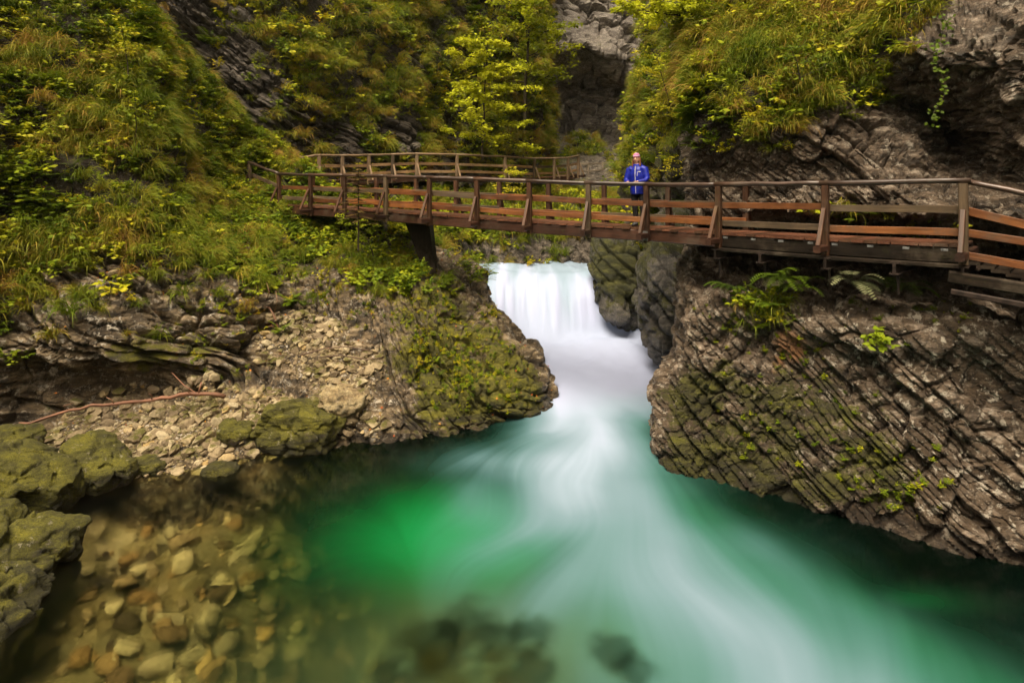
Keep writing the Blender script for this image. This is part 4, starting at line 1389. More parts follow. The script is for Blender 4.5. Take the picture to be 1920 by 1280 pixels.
# boardwalk farther up, pinned to the left slope
up_spec = [(545, 25.0, 301), (597, 25.6, 291.5), (640, 26.3, 292), (690, 27.2, 291), (735, 27.9, 290), (780, 28.6, 288.5), (855, 29.8, 290.5), (945, 31.3, 294), (1000, 32.6, 297.5), (1037, 34.0, 297), (1063, 34.8, 296), (1082, 35.6, 292.5)]
upp = [((px - 960) * Y_ / F, Y_, CH + (HOR - ry) * Y_ / F - 1.1) for (px, Y_, ry) in up_spec]
upp[0] = (upp[0][0], upp[0][1], upp[0][2] + 0.05)
board = empty('boardwalk', upp[5])
tag(board, 'weathered wooden boardwalk with railing pinned to the slope beyond the bridge', 'boardwalk')
W_LIT_TONE = wood_material('lit_tone_post', [(0.25, (0.12, 0.075, 0.042)), (0.5, (0.22, 0.145, 0.085)), (0.75, (0.33, 0.24, 0.15))], 0.7)  # boardwalk timber paler: the light on its rails is put into the colour
walkway(board, upp, 1.2, None, 0.45, post_mat=W_LIT_TONE, plank_mat=wood_material('lit_tone_plank', [(0.25, (0.2, 0.10, 0.045)), (0.5, (0.36, 0.21, 0.10)), (0.75, (0.48, 0.32, 0.18))], 0.6), rail_mat=W_LIT_TONE, post_w=0.15, fascia=0.25)
q0, q1 = np.array(upp[0]), np.array(upp[1])
beam('diagonal_strut', q0 + (0.05, 0, 1.0), q0 + (1.4, 0.3, -0.1), 0.08, 0.08, W_POST, board)
beam('diagonal_strut', q0 + (-0.1, 0.1, 0.35), q0 + (0.8, 0.1, -0.55), 0.1, 0.1, W_PLANK, board)
# plain railing on the far path
fen = empty('path_railing', P(1130, 330, 41))
tag(fen, 'small pale two-rail fence along the distant path', 'fence')
W_PALE = wood_material('bleached_rail', [(0.25, (0.22, 0.18, 0.13)), (0.5, (0.34, 0.28, 0.21)), (0.75, (0.45, 0.38, 0.3))], 0.8)
fx_ = [P(1088, 333, 39.5), P(1103, 333, 40), P(1130, 331, 41), P(1160, 329, 42), P(1185, 327, 43)]
for a_, b_ in zip(fx_[:-1], fx_[1:]):
    for hz in (0.45, 0.95):
        beam('rail', np.array(a_) + (0, 0, hz), np.array(b_) + (0, 0, hz), 0.06, 0.11, W_PALE, fen)
for a_ in fx_:
    beam('post', np.array(a_) + (0, 0, -0.4), np.array(a_) + (0, 0, 1.05), 0.12, 0.12, W_PALE, fen, up=(0, 1, 0))
# board on a post at the cliff
sg = empty('notice_board', P(1166, 268, 45))
tag(sg, 'small blank reddish notice board on a thin post under the far cliff', 'sign')
beam('board', P(1160.5, 239.5, 45), P(1171.5, 239.5, 45), 0.03, 0.48, wood_material('red_brown_board', [(0.2, (0.25, 0.11, 0.07)), (0.8, (0.38, 0.18, 0.12))], 0.7), sg)
beam('post', P(1166, 300, 45.05), P(1166, 236, 45.05), 0.07, 0.07, W_GREY, sg, up=(0, 1, 0))


# ------------------------------------------------------------------ the figure on the bridge
def plain_mat(name, c1, c2, scale=30, rough=0.7, spec=0.3):
    m, nt, out = newmat(name)
    b = NB(nt)
    tc = b.n('ShaderNodeTexCoord')
    c = b.mix(b.step(b.noise(tc.outputs['Object'], scale, 3), 0.4, 0.6), c1, c2)
    bs = b.pbsdf(c, rough, None, spec)
    b.link(bs.outputs[0], out.inputs[0])
    return m


def loft_into(bm, rings, sides=14):
    """rings: (centre, rx, ry, axis) cross-sections"""
    prev = None
    for k, (c, rx, ry) in enumerate(rings):
        c = np.array(c, float)
        a = np.array(rings[min(k + 1, len(rings) - 1)][0], float) - np.array(rings[max(k - 1, 0)][0], float)
        d = unit(a)
        s = np.array([1.0, 0, 0]) - d * d[0]
        if np.linalg.norm(s) < 0.2:
            s = np.array([0, 1.0, 0]) - d * d[1]
        s = unit(s)
        u = np.cross(d, s)
        ring = [bm.verts.new(c + math.cos(t) * rx * s + math.sin(t) * ry * u) for t in np.linspace(0, 2 * math.pi, sides, endpoint=False)]
        if prev:
            for j in range(sides):
                bm.faces.new((prev[j], prev[(j + 1) % sides], ring[(j + 1) % sides], ring[j]))
        else:
            bm.faces.new(ring[::-1])
        prev = ring
    bm.faces.new(prev)


def ball_into(bm, c, r, rz=0.0):
    bmesh.ops.create_uvsphere(bm, u_segments=16, v_segments=12, radius=1.0, matrix=Matrix.Translation(c) @ Matrix.Rotation(rz, 4, 'Z') @ Matrix.Diagonal((*r, 1)))


def figure_mesh(name, bm, mat, parent, voxel=0.012, smooth_it=2):
    bmesh.ops.recalc_face_normals(bm, faces=bm.faces)
    me = bpy.data.meshes.new(name)
    bm.to_mesh(me)
    bm.free()
    me.materials.append(mat)
    o = bpy.data.objects.new(name, me)
    COL.objects.link(o)
    o.parent = parent
    if voxel:
        r = o.modifiers.new('one_surface', 'REMESH')
        r.mode = 'VOXEL'
        r.voxel_size = voxel
        r.use_smooth_shade = True
        s = o.modifiers.new('smooth', 'SMOOTH')
        s.iterations = smooth_it
        s.factor = 0.5
    return o


deck_top = 5.10
root = empty('person', ((1199 - 960) * 14.85 / F, 14.85, deck_top), math.radians(-33))
root.rotation_euler[1] = math.radians(-2.5)
tag(root, 'person in bright blue jacket and pink knitted beanie leaning on the bridge railing', 'person')
root.scale = (1.06, 1.06, 1.06)
# local frame: -Y faces the camera, +X to the right of the picture
SKIN = plain_mat('skin', (0.58, 0.32, 0.22), (0.52, 0.28, 0.19), 12, 0.5)
bm = bmesh.new()
loft_into(bm, [((0, 0.02, 0.86), .16, .11), ((0, 0.02, 1.0), .165, .115), ((0, 0.01, 1.15), .15, .105), ((0, 0.0, 1.3), .175, .11), ((0, 0, 1.40), .15, .085), ((0, 0, 1.46), .065, .06), ((0, -0.01, 1.55), .055, .06)])
for sx in (-1, 1):
    loft_into(bm, [((sx * .09, .02, .92), .09, .1), ((sx * .095, .02, .7), .08, .085), ((sx * .095, .0, .48), .058, .065), ((sx * .095, .02, .3), .052, .06), ((sx * .095, .03, .08), .04, .045)])
    loft_into(bm, [((sx * .095, .06, .05), .04, .045), ((sx * .1, -.03, .045), .045, .04), ((sx * .105, -.16, .03), .035, .025)])
    sh, el, wr = (sx * .19, 0, 1.40), (sx * .25, -.06, 1.14), (sx * .115 - .02, -.30, 1.075)
    loft_into(bm, [((sx * .12, 0, 1.40), .055, .055), ((sx * .185, 0, 1.375), .042, .042), (el, .042, .042), (wr, .028, .028)])
    # hand laid over the rail: palm, four unequal fingers bent down, thumb inward
    hx, hy, hz = wr[0] - sx * .01, wr[1] - .05, wr[2] + .005
    loft_into(bm, [(wr, .026, .022), ((hx, hy + .02, hz), .04, .017), ((hx, hy - .03, hz), .042, .014)], 10)
    for f, (ox, ln) in enumerate(((-.030, .068), (-.010, .078), (.010, .073), (.029, .058))):
        fx0 = hx + ox
        loft_into(bm, [((fx0, hy - .02, hz), .009, .009), ((fx0, hy - .03 - ln * .35, hz - .004), .009, .009), ((fx0, hy - .03 - ln * .6, hz - .022), .008, .008), ((fx0, hy - .03 - ln * .66, hz - .022 - ln * .35), .006, .006)], 8)
    loft_into(bm, [((hx - sx * .03, hy + .03, hz), .012, .012), ((hx - sx * .058, hy - .0, hz - .006), .010, .010), ((hx - sx * .066, hy - .035, hz - .014), .007, .007)], 8)
# head with face
ball_into(bm, (0, -.01, 1.645), (.074, .092, .112))
ball_into(bm, (0, -.035, 1.585), (.05, .055, .05))
loft_into(bm, [((0, -.088, 1.665), .010, .010), ((0, -.108, 1.632), .015, .014), ((0, -.098, 1.617), .014, .010)], 8)
for sx in (-1, 1):
    ball_into(bm, (sx * .075, 0, 1.64), (.012, .02, .03))
body = figure_mesh('body', bm, SKIN, root, 0.009, 1)
EYE = plain_mat('dark_eye', (0.03, 0.02, 0.02), (0.03, 0.02, 0.02))
LIP = plain_mat('lips', (0.45, 0.12, 0.1), (0.4, 0.1, 0.09))
for sx in (-1, 1):
    bm = bmesh.new()
    ball_into(bm, (sx * .030, -.088, 1.662), (.013, .010, .008))
    figure_mesh('eye', bm, EYE, root, 0)
    bm = bmesh.new()
    ball_into(bm, (sx * .030, -.090, 1.683), (.020, .008, .004))
    figure_mesh('eyebrow', bm, EYE, root, 0)
bm = bmesh.new()
ball_into(bm, (0, -.088, 1.592), (.024, .010, .008))
figure_mesh('mouth', bm, LIP, root, 0)
# jacket
BLUE = plain_mat('blue_shell_fabric', (0.006, 0.016, 0.30), (0.004, 0.010, 0.20), 14, 0.45, 0.4)
bm = bmesh.new()
loft_into(bm, [((0, .02, .78), .205, .155), ((0, .02, .9), .205, .155), ((0, .01, 1.08), .19, .145), ((0, 0, 1.25), .2, .145), ((0, 0, 1.38), .19, .125), ((0, 0.005, 1.46), .12, .10), ((0, .0, 1.53), .088, .088)])
for sx in (-1, 1):
    loft_into(bm, [((sx * .12, 0, 1.405), .095, .10), ((sx * .195, 0, 1.385), .095, .095), ((sx * .265, -.05, 1.15), .068, .07), ((sx * .235, -.13, 1.10), .062, .062), ((sx * .125 - .02, -.275, 1.075), .042, .042)])
loft_into(bm, [((0, .07, 1.40), .11, .05), ((0, .10, 1.48), .12, .05), ((0, .09, 1.56), .09, .035)])
jacket = figure_mesh('jacket', bm, BLUE, root, 0.013, 2)
WHITE = plain_mat('pale_zip', (0.6, 0.6, 0.62), (0.5, 0.5, 0.52))
bm = bmesh.new()
loft_into(bm, [((-.005, -.142, .80), .007, .006), ((-.005, -.144, .95), .007, .006), ((-.005, -.146, 1.1), .007, .006), ((-.005, -.150, 1.25), .007, .006), ((-.004, -.128, 1.38), .007, .006), ((-.002, -.098, 1.47), .007, .006)], 6)
figure_mesh('zip', bm, WHITE, jacket, 0)
bm = bmesh.new()
loft_into(bm, [((.045, -.143, 1.22), .005, .005), ((.055, -.130, 1.34), .005, .005)], 6)
figure_mesh('pocket_zip', bm, WHITE, jacket, 0)
bm = bmesh.new()
ball_into(bm, (.105, -.126, 1.325), (.035, .008, .011))
figure_mesh('chest_emblem', bm, WHITE, jacket, 0)
BLACK = plain_mat('black_trousers', (0.012, 0.011, 0.012), (0.02, 0.018, 0.018), 20, 0.8)
bm = bmesh.new()
loft_into(bm, [((0, .02, .98), .17, .12), ((0, .02, .86), .175, .13), ((0, .02, .80), .15, .11)])
for sx in (-1, 1):
    loft_into(bm, [((sx * .09, .02, .9), .095, .11), ((sx * .097, .02, .7), .09, .095), ((sx * .097, .0, .48), .07, .078), ((sx * .097, .02, .3), .064, .07), ((sx * .097, .03, .09), .058, .062)])
figure_mesh('trousers', bm, BLACK, root, 0.013, 2)
SHOE = plain_mat('grey_hiking_shoe', (0.05, 0.05, 0.055), (0.10, 0.10, 0.11), 30, 0.8)
for sx in (-1, 1):
    bm = bmesh.new()
    loft_into(bm, [((sx * .097, .10, .05), .04, .05), ((sx * .097, .05, .06), .052, .06), ((sx * .1, -.05, .05), .055, .048), ((sx * .105, -.15, .035), .048, .033), ((sx * .107, -.19, .03), .03, .022)])
    figure_mesh('shoe', bm, SHOE, root, 0.01, 1)
HAIR = plain_mat('auburn_hair', (0.20, 0.075, 0.03), (0.12, 0.045, 0.02), 40, 0.5)
bm = bmesh.new()
for sx in (-1, 1):
    loft_into(bm, [((sx * .066, .02, 1.69), .025, .05), ((sx * .085, -.0, 1.6), .024, .05), ((sx * .092, -.02, 1.53), .022, .036), ((sx * .098, -.05, 1.47 if sx > 0 else 1.40), .02, .018)])
loft_into(bm, [((0, .05, 1.70), .075, .05), ((0, .07, 1.6), .08, .04), ((0, .08, 1.5), .07, .03)])
figure_mesh('hair', bm, HAIR, root, 0.011, 1)
m, nt, out = newmat('pink_knit')
b = NB(nt)
tc = b.n('ShaderNodeTexCoord')
sz = b.n('ShaderNodeSeparateXYZ')
b.link(tc.outputs['Object'], sz.inputs[0])
wv = b.math('ADD', b.math('MULTIPLY', sz.outputs[2], 14.0), b.math('MULTIPLY', b.noise(tc.outputs['Object'], 18, 2), 0.6))
fr_ = b.math('FRACT', wv)
bs = b.pbsdf(b.ramp(fr_, [(0.0, (0.55, 0.10, 0.16)), (0.3, (0.50, 0.22, 0.36)), (0.5, (0.55, 0.45, 0.6)), (0.7, (0.25, 0.12, 0.35)), (1.0, (0.6, 0.14, 0.2))]), 0.9)
b.link(bs.outputs[0], out.inputs[0])
bm = bmesh.new()
loft_into(bm, [((0, -.006, 1.685), .085, .104), ((0, -.004, 1.72), .087, .104), ((0, .002, 1.755), .078, .094), ((0, .008, 1.785), .055, .068), ((0, .01, 1.80), .02, .025)])
figure_mesh('beanie', bm, m, root, 0.011, 1)

# ------------------------------------------------------------------ branches lying about
BARK = wood_material('peeled_red_branch', [(0.25, (0.14, 0.06, 0.035)), (0.5, (0.27, 0.13, 0.075)), (0.75, (0.40, 0.24, 0.15))], 0.7)
fb_ = [P(35, 797, 12.3), P(95, 783, 12.6), P(150, 765, 12.9), P(215, 758, 13.2), P(265, 752, 13.4), P(320, 744, 13.6), P(370, 738, 13.8), P(422, 743, 14.0)]
fb = [np.array(p) + np.array([rnd.uniform(-1, 1) * .02, 0, rnd.uniform(-1, 1) * .035]) for p in catmull(np.array(fb_), 0, [3] * 7)]
br = empty('fallen_branch', fb[12])
tag(br, 'long peeled reddish branch lying at the back of the gravel under the rock wall', 'branch')
log('stem', fb, 0.024, 0.05, BARK, br, 8, 0.010)
for k_ in (5, 9, 13, 17):
    q_ = np.array(fb[k_])
    log('twig', [q_, q_ + (rnd.uniform(-.1, .1), -.05, .12), q_ + (rnd.uniform(-.25, .2), -.1, .2)], 0.014, 0.004, BARK, br, 5, 0.002)
log('twig', [fb[18], P(345, 722, 13.9), P(322, 698, 14.0)], 0.02, 0.008, BARK, br, 6, 0.002)
log('twig', [P(372, 738, 13.8), P(378, 716, 13.85)], 0.025, 0.015, BARK, br, 6, 0.002)
tw = empty('dead_sapling', P(524, 618, 16.2))
tag(tw, 'leafless orange-brown sapling stuck in the rubble by the ochre slab', 'branch')
log('stem', [P(524, 622, 16.0), P(513, 590, 16.1), P(498, 565, 16.2), P(480, 535, 16.4), P(470, 520, 16.5)], 0.035, 0.01, BARK, tw, 7, 0.003)
for (a_, b_, c_) in (((513, 590), (520, 565), (517, 545)), ((505, 578), (490, 572), (478, 560)), ((518, 600), (505, 595), (492, 590)), ((498, 565), (505, 548), (500, 530)), ((522, 612), (508, 612), (494, 606))):
    log('twig', [P(*a_, 16.1), P(*b_, 16.05), P(*c_, 16.1)], 0.016, 0.006, BARK, tw, 5, 0.001)
DARKBARK = wood_material('dark_twig', [(0.25, (0.05, 0.03, 0.02)), (0.5, (0.10, 0.06, 0.04)), (0.75, (0.16, 0.10, 0.07))], 0.7)
for (pts_, lab) in (([(565, 668, 15.2), (610, 655, 15.35), (650, 652, 15.45), (700, 660, 15.4)], 'thin dark stick lying straight across the gravel chute'),
                    ([(600, 672, 15.1), (640, 668, 15.2), (690, 676, 15.1), (720, 672, 15.2)], 'crooked dark stick beside the straight one on the gravel chute')):
    o_ = log('stick', [P(*q_) for q_ in pts_], 0.022, 0.012, DARKBARK, None, 6, 0.003)
    o_.location = np.array(o_.location) + (0, -0.08, 0.05)
    tag(o_, lab, 'branch')
# ------------------------------------------------------------------ plants
def leaf_material(name, stops, trans=0.35, rough=0.55):
    m, nt, out = newmat(name)
    b = NB(nt)
    oi = b.n('ShaderNodeObjectInfo')
    geo = b.n('ShaderNodeNewGeometry')
    patch_ = b.math('MULTIPLY', b.math('SUBTRACT', b.noise(geo.outputs['Position'], 0.55, 2, 0.6), 0.5), 1.1)
    f = b.math('ADD', patch_, b.math('ADD', b.math('MULTIPLY', oi.outputs['Random'], 0.5), b.math('MULTIPLY', b.attr('var'), 0.5)), True)
    c = b.ramp(f, [(p_, tuple(min(x * 1.34, 0.5) for x in q_)) for p_, q_ in stops])
    d = b.pbsdf(c, rough, None, 0.12)
    t_ = b.n('ShaderNodeBsdfTranslucent')
    b.link(c, t_.inputs['Color'])
    mx = b.n('ShaderNodeMixShader')
    mx.inputs[0].default_value = trans
    b.link(d.outputs[0], mx.inputs[1])
    b.link(t_.outputs[0], mx.inputs[2])
    b.link(mx.outputs[0], out.inputs[0])
    return m


G0, G1, G2, YG, YE, TAN, RU = (0.035, 0.058, 0.004), (0.075, 0.115, 0.006), (0.15, 0.19, 0.008), (0.27, 0.27, 0.009), (0.46, 0.33, 0.011), (0.27, 0.175, 0.03), (0.22, 0.08, 0.02)
M_GRASS = leaf_material('grass_blades', [(0.1, G1), (0.35, (0.12, 0.15, 0.012)), (0.6, (0.20, 0.19, 0.018)), (0.8, TAN), (0.95, (0.20, 0.105, 0.03))], 0.2)
M_LEAF = leaf_material('broad_leaves', [(0.08, G0), (0.28, G1), (0.55, G2), (0.8, YG), (0.93, (0.30, 0.27, 0.012)), (1.0, YE)], 0.25)
M_FERN = leaf_material('fern_fronds', [(0.1, G0), (0.5, G1), (0.9, G2)], 0.2)
M_YEL = leaf_material('yellow_leaves', [(0.1, G2), (0.35, YG), (0.6, (0.34, 0.29, 0.014)), (0.8, YE), (0.97, (0.42, 0.20, 0.015))], 0.3)
M_LIME = leaf_material('lime_leaves', [(0.1, (0.16, 0.19, 0.01)), (0.4, (0.29, 0.31, 0.012)), (0.7, (0.42, 0.39, 0.014)), (0.95, (0.52, 0.38, 0.015))], 0.4)
M_LITTER = leaf_material('fallen_leaves', [(0.1, (0.35, 0.22, 0.03)), (0.4, (0.36, 0.14, 0.02)), (0.7, (0.28, 0.05, 0.015)), (0.95, (0.45, 0.32, 0.05))], 0.1)
M_STEM = plain_mat('green_brown_stem', (0.07, 0.05, 0.025), (0.05, 0.04, 0.02), 10, 0.8)
M_BARK = plain_mat('mossy_bark', (0.07, 0.05, 0.032), (0.035, 0.03, 0.015), 14, 0.9)


class Foliage:
    def __init__(self, seed=1):
        self.v, self.f, self.a = [], [], []
        self.r = np.random.default_rng(seed)

    def leaf(self, p, d, n, L, W, fold=0.18, var=None):
        p, d, n = np.array(p, float), unit(d), np.array(n, float)
        s = np.cross(d, n)
        if np.linalg.norm(s) < 1e-3:
            s = np.cross(d, (0.3, 0.5, 0.8))
        s = unit(s)
        n = np.cross(s, d)
        k = len(self.v)
        self.v += [p, p + d * L * 0.45 + s * W * 0.5 - n * fold * W, p + d * L - n * fold * L * 0.5, p + d * L * 0.45 - s * W * 0.5 - n * fold * W]
        self.f += [(k, k + 1, k + 2), (k, k + 2, k + 3)]
        self.a += [self.r.random() if var is None else var] * 4

    def blade(self, pts, w, var=None):
        pts = np.array(pts, float)
        n = len(pts)
        var = self.r.random() if var is None else var
        d0 = unit(pts[-1] - pts[0] + 1e-6)
        s = unit(np.cross(d0, (self.r.normal(), self.r.normal(), 0.3)))
        k = len(self.v)
        for i, p in enumerate(pts):
            ww = w * (1 - (i / (n - 1)) ** 1.5 * 0.9)
            self.v += [p - s * ww / 2, p + s * ww / 2]
            self.a += [var] * 2
        for i in range(n - 1):
            a = k + 2 * i
            self.f += [(a, a + 1, a + 3), (a, a + 3, a + 2)]

    def tube(self, pts, r0, r1, sides=5):
        pts = np.array(pts, float)
        n = len(pts)
        k = len(self.v)
        for i in range(n):
            d, s, u = frame(pts[min(i + 1, n - 1)] - pts[max(i - 1, 0)], (0, 0, 1) if abs(unit(pts[min(i + 1, n - 1)] - pts[max(i - 1, 0)])[2]) < .9 else (1, 0, 0))
            r = r0 + (r1 - r0) * i / (n - 1)
            for j in range(sides):
                t = 6.2832 * j / sides
                self.v.append(pts[i] + r * (math.cos(t) * s + math.sin(t) * u))
                self.a.append(0.5)
        for i in range(n - 1):
            for j in range(sides):
                a, b_ = k + i * sides + j, k + i * sides + (j + 1) % sides
                self.f += [(a, b_, b_ + sides), (a, b_ + sides, a + sides)]

    def obj(self, name, mat, parent=None, link=True, smooth=False):
        return mesh_from(name, np.array(self.v), np.array(self.f), mat, parent, smooth, dict(var=self.a), link, True)


def grass_tuft(seed, n=64, L=0.62, droop=0.75):
    """tussock on a slope: local +X points out of the slope, blades arch over and hang"""
    fo = Foliage(seed)
    r = fo.r
    for k in range(n):
        az = r.normal(0, 0.95)
        l = L * r.uniform(0.55, 1.15)
        el = r.uniform(0.5, 1.45)
        p = np.array([r.normal(0, .05), r.normal(0, .07), r.normal(0, .03)])
        v = np.array([math.cos(az) * math.cos(el), math.sin(az) * math.cos(el), math.sin(el)])
        pts = [p]
        sg_ = 5
        for i in range(sg_):
            p = p + v * l / sg_
            v = unit(v + np.array([0.10, 0, -droop * (0.25 + 0.32 * i) * r.uniform(.8, 1.2)]))
            pts.append(p)
        fo.blade(pts, r.uniform(0.015, 0.028), np.clip(r.normal(0.45, 0.25), 0, 1))
    return fo


def leafy_clump(seed, n=85, R=0.34, L=(0.07, 0.13), stems=9, narrow=0.62):
    fo = Foliage(seed)
    r = fo.r
    for s in range(stems):
        az = r.uniform(-math.pi, math.pi)
        el = r.uniform(0.35, 1.35)
        d = unit([math.cos(az) * math.cos(el) + 0.35, math.sin(az) * math.cos(el), math.sin(el)])
        l = R * r.uniform(0.7, 1.5)
        q_ = [np.zeros(3) + r.normal(0, .03, 3)]
        for i in range(4):
            q_.append(q_[-1] + d * l / 4)
            d = unit(d + r.normal(0, .18, 3) + np.array([.06, 0, -.12]))
        fo.tube(q_, 0.006, 0.003, 3)
        base_var = r.random()
        for j in range(n // stems):
            t = r.uniform(0.3, 1.0) * 3.99
            i = int(t)
            p = q_[i] + (q_[i + 1] - q_[i]) * (t - i)
            dd = unit(r.normal(0, 1, 3) * (1, 1, .35) + np.array([.25, 0, -.1]))
            ll = r.uniform(*L)
            nn = unit(np.array([.35, 0, 1.0]) + r.normal(0, .35, 3))
            fo.leaf(p, dd, nn, ll, ll * narrow, 0.15, np.clip(base_var * .6 + r.random() * .4, 0, 1))
    return fo


def fern(seed, fronds=8, L=0.55, pinn=11, w=0.16, hang=0.5):
    fo = Foliage(seed)
    r = fo.r
    for k in range(fronds):
        az = r.uniform(-1.7, 1.7)
        el = r.uniform(0.35, 1.1)
        l = L * r.uniform(0.7, 1.15)
        v = np.array([math.cos(az) * math.cos(el), math.sin(az) * math.cos(el), math.sin(el)])
        p = np.zeros(3)
        var = r.random()
        pts = [p]
        for i in range(pinn):
            p = p + v * l / pinn
            v = unit(v + np.array([.02, 0, -hang * (.06 + .022 * i)]))
            pts.append(p)
        fo.blade(pts[::2] + [pts[-1]], 0.008, 0.9)
        for i in range(1, pinn + 1):
            t = i / pinn
            d = unit(pts[i] - pts[i - 1])
            s = unit(np.cross(d, (0, 0, 1)) + 1e-6)
            pl = w * math.sin(math.pi * min(1, 0.15 + 0.85 * (1 - t) ** .8)) * r.uniform(.9, 1.1) + .015
            for sg_ in (-1, 1):
                fo.leaf(pts[i], s * sg_ + d * .35 + np.array([0, 0, -.15]), (0, 0, 1), pl, l / pinn * 1.0, .05, np.clip(var + r.normal(0, .08), 0, 1))
    return fo


def tpl(fo, mat):
    return fo.obj('plant_shape', mat, link=False)


T_GRASS = [tpl(grass_tuft(500 + i, L=(0.62, 0.75, 0.5, 0.68, 0.8)[i], droop=(0.75, .9, .6, 1.1, .8)[i]), M_GRASS) for i in range(5)]
T_LEAF = [tpl(leafy_clump(520 + i, R=(0.34, .3, .4, .26, .38)[i], L=((.09, .15), (.06, .10), (.12, .20), (.05, .09), (.08, .13))[i], n=(85, 120, 60, 140, 95)[i]), M_LEAF) for i in range(5)]
T_FERN = [tpl(fern(540 + i), M_FERN) for i in range(2)]
T_YEL = [tpl(leafy_clump(560 + i, R=.3, L=(.045, .085), n=95), M_YEL) for i in range(3)]
T_ALL = T_LEAF + T_GRASS + T_FERN + T_YEL            # 0-4 leaf, 5-9 grass, 10-11 fern, 12-14 yellow
MESHES = [o.data for o in T_ALL]


def in_view(p, mgn=160):
    px = 960 + F * p[..., 0] / np.maximum(p[..., 1], 0.5)
    py = HOR - F * (p[..., 2] - CH) / np.maximum(p[..., 1], 0.5)
    return (p[..., 1] > 4) & (px > -mgn) & (px < 1920 + mgn) & (py > -mgn * 1.4) & (py < 1280)


def scatter(land_name, count, mixw, smin, smax, seed, clump=0.6, lift=0.02):
    """points on a landform, thick where its plant cover is; returns positions, yaw, scale, shape index"""
    g, nb0, n2, veg, area = LAND[land_name][0]
    r = np.random.default_rng(seed)
    patchy = sstep(-0.35, 0.35, fbm(g * clump, seed, 3))
    w = veg * area * in_view(g) * (0.28 + 0.72 * patchy)
    w = (w / w.sum()).ravel()
    i = r.choice(len(w), count, p=w)
    p = g.reshape(-1, 3)[i]
    n = nb0.reshape(-1, 3)[i]
    yaw = np.arctan2(n[:, 1], n[:, 0]) + r.normal(0, .35, count)
    # kinds keep company: patches of grass, of leaves, of yellow
    kn = fbm(p * 0.5, seed + 1, 2) * 0.9 + r.normal(0, .35, count)
    rank = np.argsort(np.argsort(kn)) / count
    cum = np.cumsum(np.array(mixw) / sum(mixw))
    kind = np.searchsorted(cum, rank)
    idx = np.where(kind == 0, 5 + r.integers(0, 5, count), np.where(kind == 1, r.integers(0, 5, count), np.where(kind == 2, 12 + r.integers(0, 3, count), 10 + r.integers(0, 2, count))))
    sc = r.uniform(smin, smax, count)
    return p + n * lift, yaw, sc, idx


def plant_cover(name, label, data, templates_from=MESHES):
    p, yaw, sc, idx = data
    rot = np.stack([RNG.normal(0, .12, len(p)), RNG.normal(0, .12, len(p)), yaw], -1)
    instancer(name, p, rot, sc, idx, [bpy.data.objects.new('plant_shape', me) for me in templates_from], label, 'undergrowth')


MARKS = [(P(500, 380, 20.5), 'beside the bridge landing'), (P(700, 460, 18.7), 'under the bridge by the pier'), (P(240, 110, 16.6), 'below the pale sapling'), (P(255, 230, 16.2), 'around the thin-stemmed sapling'),
         (P(60, 520, 13.6), 'at the edge of the rock wall behind the boulders'), (P(330, 530, 15.2), 'above the fallen branch'), (P(60, 330, 14.4), 'on the open slope over the rock wall'), (P(60, 80, 16.2), 'high on the slope'),
         (P(420, 300, 21.5), 'uphill of the bridge landing'), (P(820, 530, 17.3), 'on top of the mossy promontory'), (P(640, 200, 27.8), 'over the start of the boardwalk'), (P(900, 250, 32), 'near the bright yellow-green tree'),
         (P(760, 80, 31), 'high over the boardwalk'), (P(480, 40, 26.8), 'beside the dark rock gully'), (P(990, 150, 36), 'near the tree before the far cliff'), (P(1330, 180, 14.5), 'behind the person'), (P(1450, 210, 13.3), 'over the blocky rock'),
         (P(1500, 60, 14), 'next to the fine-leaved bush'), (P(1650, 60, 13), 'beside the cave mouth'), (P(1330, 0, 16.5), 'under the overhanging yellow tree'), (P(1620, 440, 12.4), 'on the ledge behind the railing'), (P(1430, 580, 12.2), 'in the undercut')]


def split_big(data, frac_pick, group, labels, seed):
    """the plants that show largest become things of their own, the rest stay cover"""
    p, yaw, sc, idx = data
    big = sc / np.maximum(p[:, 1], 1) * in_view(p, 0)
    big = big * np.where((idx >= 5) & (idx < 12), 1.0, 0.8)
    o = np.argsort(-big)
    take = o[:frac_pick]
    smed = float(np.median(sc[take]))
    for k in take:
        nm, lab, cat = labels[0] if 5 <= idx[k] < 10 else labels[1] if idx[k] < 5 else labels[2] if idx[k] >= 12 else labels[3]
        ob = bpy.data.objects.new(nm, MESHES[idx[k]])
        COL.objects.link(ob)
        ob.location = p[k]
        ob.rotation_euler = (0, 0, yaw[k])
        ob.scale = (sc[k],) * 3
        near = min(MARKS, key=lambda mk: (Vector(mk[0]) - ob.location).length)[1]
        size_ = 'tall' if sc[k] > smed * 1.12 else 'small' if sc[k] < smed * 0.9 else 'mid-sized'
        tag(ob, size_ + ' ' + lab + ' ' + near, cat, group + ' ' + nm.replace('_', ' ') + 's')
    keep = np.ones(len(p), bool)
    keep[take] = False
    return p[keep], yaw[keep], sc[keep], idx[keep]


